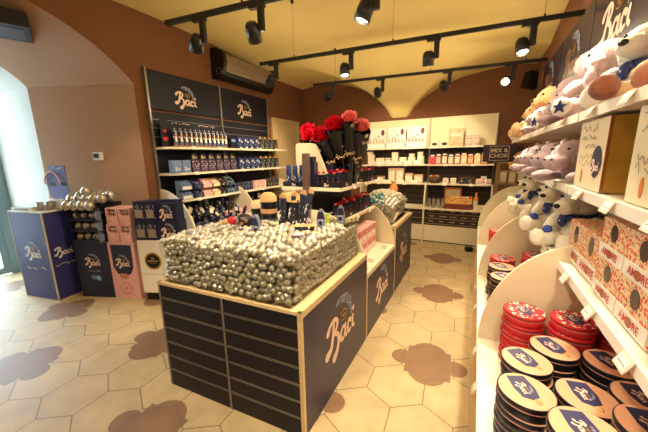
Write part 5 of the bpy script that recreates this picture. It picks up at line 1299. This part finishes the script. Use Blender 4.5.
# ------------------------------------------------------------------ BACK SHELVES
YS = 5.93
P = thing('showcase_carton', cat='box'); m = MB(); m.b2((-.18, -.05, 0), (.18, .05, .10)); m.b2((-.18, .045, 0), (.18, .05, .40)); m.build('carton', WPAPER, P)
m = MB(); m.b2((-.1, -.047, .10), (.1, .043, .103), mat('pale_inside', 'e3d0b8', .6)); m.build('inner_tray', None, P)
m = MB(); m.sph((.11, .043, .31), (.035, .004, .06), mat('dark_rose_print', '6a2a30', .5), 10, 8); m.sph((.02, .043, .24), (.014, .004, .02), REDCARD, 8, 6); m.sph((-.05, .043, .2), (.012, .004, .018), REDCARD, 8, 6); m.build('printed_roses', None, P)
m = MB(); 
for i in range(5): m.cyl((-.13 + i * .065, -.02, .1), (-.13 + i * .065, -.02, .19), .02, mat('blush_sachet', 'd99a8e', .5), 10, r2=.008)
m.build('sachets', None, P); P = Proto(P)
for i in range(3): P.put((-1.86 + i * .39, YS + .02, 1.8105), 0, 'white open showcase carton with rose print, %s from the roses on the top back shelf' % ORD[i], 'white showcase cartons')
def bx(name, w, h, d, bodym, fm, cat='box', lid=None):
    t = thing(name, cat=cat); m = MB(); m.b2((-w / 2, -d / 2, 0), (w / 2, d / 2, h), bev=.003); m.build('carton', bodym, t)
    m = MB(); m.b2((-w * .4, -d / 2 - .0015, h * .1), (w * .4, -d / 2, h * .85)); m.build('printed_front', fm, t)
    if lid: m = MB(); m.b2((-w / 2 - .002, -d / 2 - .002, h), (w / 2 + .002, d / 2 + .002, h + .012)); m.build('lid', lid, t)
    return t
P = bx('oval_window_box', .15, .09, .1, mat('cream_card', 'ead9bb', .5), P_CREAMN); m = MB(); m.add([(.05 * math.cos(2 * PI * i / 20), -.0525, .045 + .028 * math.sin(2 * PI * i / 20)) for i in range(20)], [tuple(range(20))]); m.build('oval_window', mat('dark_choc_print', '4a2418', .4), P); P = Proto(P)
for i in range(2): P.put((-.73 + i * .17, YS, 1.8105), 0, 'cream box with dark oval window, %s from the post on the top back shelf' % ORD[i])
t = bx('heart_print_bag', .24, .31, .09, P_LOVE, P_LOVE, 'bag'); t.location = (-.37, YS, 1.8105); tag(t, 'tall heart-print gift bag on the top back shelf'); text(t, frame((0, -.048, .2), (1, 0, 0), (0, 0, 1)), 'BACI', .08, WPAPER, 'lettering')
P = Proto(bx('round_heart_tin', .1, .085, .1, P_LOVE, P_PINK, 'tin', WPAPER))
for i in range(2):
    for j_ in range(2): P.put((-.165 + i * .12, YS, 1.8105 + j_ * .098), 0, 'small heart-print tin on the top back shelf, %s of the %s pair' % (['lower', 'upper'][j_], ['nearer the bag', 'nearer the sign'][i]))
t = thing('navy_canister', (-2.08, YS, 1.8105), 0, 'dark slim canister behind the pink roses, top back shelf', 'tin'); m = MB(); m.cyl((0, 0, 0), (0, 0, .2), .035, NAVYD, 18); m.build('body', None, t); m = MB(); m.cyl((0, 0, .2), (0, 0, .225), .036, SILVER, 18); m.build('lid', None, t)
# second shelf
PC = Proto(bx('cream_printed_box', .13, .15, .1, mat('cream_card', 'ead9bb'), P_CREAMN)); PW = Proto(bx('white_tissue_pack', .16, .07, .1, WPAPER, WPAPER, 'packet'))
q = 0
for i, (x_, s2) in enumerate(((-1.98, (1, 1.35, 1)), (-1.78, (1.3, .9, 1)), (-1.48, (.9, 1.6, 1)), (-1.32, (1, .95, 1)), (-1.15, (1, .95, 1)), (-.98, (.9, 1.1, 1)))):
    PC.put((x_, YS + .05, 1.4855), 0, 'cream printed box on the second back shelf, %s from the rose display' % ORD[i], 'cream boxes on the second back shelf', scale=(s2[0], 1, s2[1]))
for i in range(6): PW.put((-1.92 + i * .18, YS - .05, 1.4855), jit(.1), 'white tissue pack at the edge of the second back shelf, %s from the rose display' % ORD[i], 'white packs on the second back shelf', scale=(1, .7, uni(.8, 1.2)))
for i, (x_, w_, h_) in enumerate(((-2.0, .12, .05), (-1.62, .1, .12), (-1.15, .1, .05), (-.99, .1, .06))):
    t = bx('cream_lidded_box', w_, h_, .08, mat('stone_card', 'bfae8c', .5), P_CREAMN, 'box', WPAPER); t.location = (x_, YS + .05, 1.4855 + (.2025, .0, .1425, .165)[i]); tag(t, 'small stone coloured lidded box amid the cream boxes, second back shelf, %s from the roses' % ORD[i])
cs = [('crimson', REDCARD, P_RED), ('rose red', mat('wine_card', '8c2a34'), P_PINK), ('brown', mat('brown_card', '7a4a30'), P_LEAF), ('silver grey', GREY, P_CREAMN), ('terracotta', mat('terracotta_card', 'b5603c'), P_LEAF), ('yellow', mat('yellow_card', 'e3b45a'), P_LEAF), ('orange brown', mat('terracotta_card', 'b5603c'), P_LOVE), ('pale yellow', mat('pale_yellow_card', 'edd08c'), P_LEAF), ('amber', mat('amber_card', 'c98742'), P_LOVE)]
for i, (nm, b_, f_) in enumerate(cs):
    t = bx('sweet_bag', .095, .15 + .01 * (i % 3), .07, b_, f_, 'bag'); t.location = (-.76 + i * .108, YS, 1.4855); tag(t, '%s sweet bag on the second back shelf right of the post' % nm if False else '%s sweet bag in the mixed row on the second back shelf' % nm)
    m = MB(); h_ = .15 + .01 * (i % 3); m.prism([(-.04, h_), (.04, h_), (.025, h_ + .025), (-.025, h_ + .025)], 'y', -.004, .004); m.build('gathered_top', WPAPER, t)
# third shelf
for i, (x_, w_, h_) in enumerate(((-1.76, .16, .11), (-1.52, .15, .27), (-1.36, .15, .27), (-1.18, .15, .17), (-1.0, .16, .15))):
    t = bx('kraft_label_box', w_, h_, .11, mat('stone_card', 'bfae8c', .5), P_CREAMN, 'box', mat('coral_lid', 'd98a6a', .5)); t.location = (x_, YS + .02, 1.1305); tag(t, 'stone coloured box with coral lid on the third back shelf, %s from the rose display' % ORD[i])
for i in range(3): PW.put((-1.62 + i * .27, YS - .06, 1.1305), .1, 'white tissue pack at the edge of the third back shelf, %s from the rose display' % ORD[i], 'white packs on the third back shelf', scale=(1, .6, .7))
t = thing('wicker_wreath', (-.70, YS, 1.1305), 0, 'dark round wicker basket with red and green trim on the third back shelf', 'basket'); m = MB(); m.lathe([(.0, 0), (.09, 0), (.11, .12), (.1, .12), (.085, .01), (0, .01)], mat('dark_wicker', '4f3527', .8, bump=.6, bscale=120), 20); m.build('basket', None, t); m = MB()
for i in range(9): b = i * .7; m.sph((.07 * math.cos(b), .07 * math.sin(b), .13), .024, [REDCARD, mat('leaf_green', '5c6b3a', .7), KRAFT][i % 3], 8, 6)
m.build('filling', None, t)
P = Proto(bx('white_cube_box', .1, .1, .1, WPAPER, P_CREAMN))
for i in range(2): P.put((-.50 + i * .13, YS, 1.1305), 0, 'small white cube box on the third back shelf, %s the wicker basket' % ['next to', 'one away from'][i])
t = bx('dark_hamper', .26, .12, .12, mat('dark_wicker', '4f3527'), P_CREAM, 'box'); t.location = (-.14, YS, 1.1305); tag(t, 'long dark hamper box on the third back shelf')
for i in range(3): t = bx('white_ribbon_box', .09, .09 + .04 * (i == 1), .1, WPAPER, P_PINK, 'box'); t.location = (.05 + i * .075 - .0, YS - .02 + (.0 if i != 1 else .1), 1.1305); tag(t, 'little white ribbon box, sign end of third back shelf, %s' % ['nearest the hamper', 'behind the other two', 'nearest the sign'][i])
# counter shelf
P = thing('silver_jar', cat='jar'); m = MB(); m.cyl((0, 0, 0), (0, 0, .075), .034, mat('grey_glassware', 'a39c8a', .2, metal=.3), 18); m.build('jar', None, P); m = MB(); m.cyl((0, 0, .075), (0, 0, .09), .036, STEEL, 18); m.build('lid', None, P); P = Proto(P)
for i in range(4):
    for j_ in range(2): P.put((-.76 + i * .08, 5.83 + .0, .6705 + j_ * .092), 0, 'small silver lidded jar on the back counter, %s tier, %s from the post' % (['lower', 'upper'][j_], ORD[i]), 'silver jars on the back counter')
t = thing('sweet_basket', (-.25, 5.87, .6705), 0, 'orange and red basket tray heaped with sweets on the back counter', 'basket'); m = MB(); m.prism([(-.2, 0), (.2, 0), (.23, .11), (-.23, .11)], 'y', -.1, .1); m.build('tray', mat('chestnut_tray', '7a3020', .5), t)
m = MB(); m.b2((-.22, -.104, .10), (.22, -.098, .2)); m.b2((-.22, .098, .10), (.22, .104, .22)); m.build('card_front', print_mat('amber_print', 'e0a95e', ['f2d9a8', '8a3a20', 'f0b060'], 40, thresh=.5), t)
m = MB()
for i in range(26): m.sph((rr.uniform(-.19, .19), rr.uniform(-.08, .08), rr.uniform(.12, .2)), .028, [REDCARD, KRAFT, mat('amber_card', 'c98742'), WPAPER][i % 4], 8, 6)
m.build('filling', None, t)
t = thing('orange_sign_card', (-.52, 6.0, .6705), 0, 'flat orange card display standing behind the silver jars', 'card'); m = MB(); m.b2((0, 0, 0), (.3, .02, .38)); m.build('card', mat('orange_card', 'd98a45', .5), t); m = MB(); m.b2((.03, -.002, .2), (.27, 0, .34)); m.build('printed_front', P_LEAF, t)
t = thing('orange_bottle', (.03, 5.93, .6705), 0, 'orange bottle with dark label beside the sweet basket', 'bottle'); m = MB(); m.lathe([(0, 0), (.04, 0), (.042, .01), (.042, .19), (.015, .24), (.015, .3), (0, .3)], mat('orange_glass', 'd9803a', .15), 20); m.build('bottle', None, t); m = MB(); m.lathe([(.0425, .05), (.043, .06), (.043, .15), (.0425, .16)], P_CREAMN, 20); m.build('label_band', None, t)
PW2 = Proto(bx('cream_pack', .1, .09, .09, mat('cream_card', 'ead9bb'), P_LEAF, 'packet'))
for i in range(3): PW2.put((.05 + i * .1 - .02 * i, 5.81, .6705), 0, 'cream pack on the sign end of the back counter, %s from the sweet basket' % ORD[i])
# goods on the corner rack
P = Proto(bx('paper_bag', .1, .2, .08, KRAFT, P_LEAF, 'bag'))
for k_, zz in enumerate((.8505, 1.2005)):
    for i in range(3): P.put((.38 + i * .12, 5.42, zz), 0, 'brown paper bag on the corner rack, %s shelf, %s from the back shelving' % (['lower', 'upper'][k_], ORD[i]), 'paper bags on the corner rack')
# small dark thing on the floor
t = thing('door_wedge', (-.02, 5.45, 0), .3, 'small black box lying on the floor beside the toy unit', 'box'); m = MB(); m.box((0, 0, .04), (.12, .09, .08), BLACK, bev=.01); m.build('casing', None, t); m = MB(); m.tube([(.05, 0, .05), (.1, .05, .03), (.1, .12, .008)], .006, BLACK); m.build('lead', None, t)
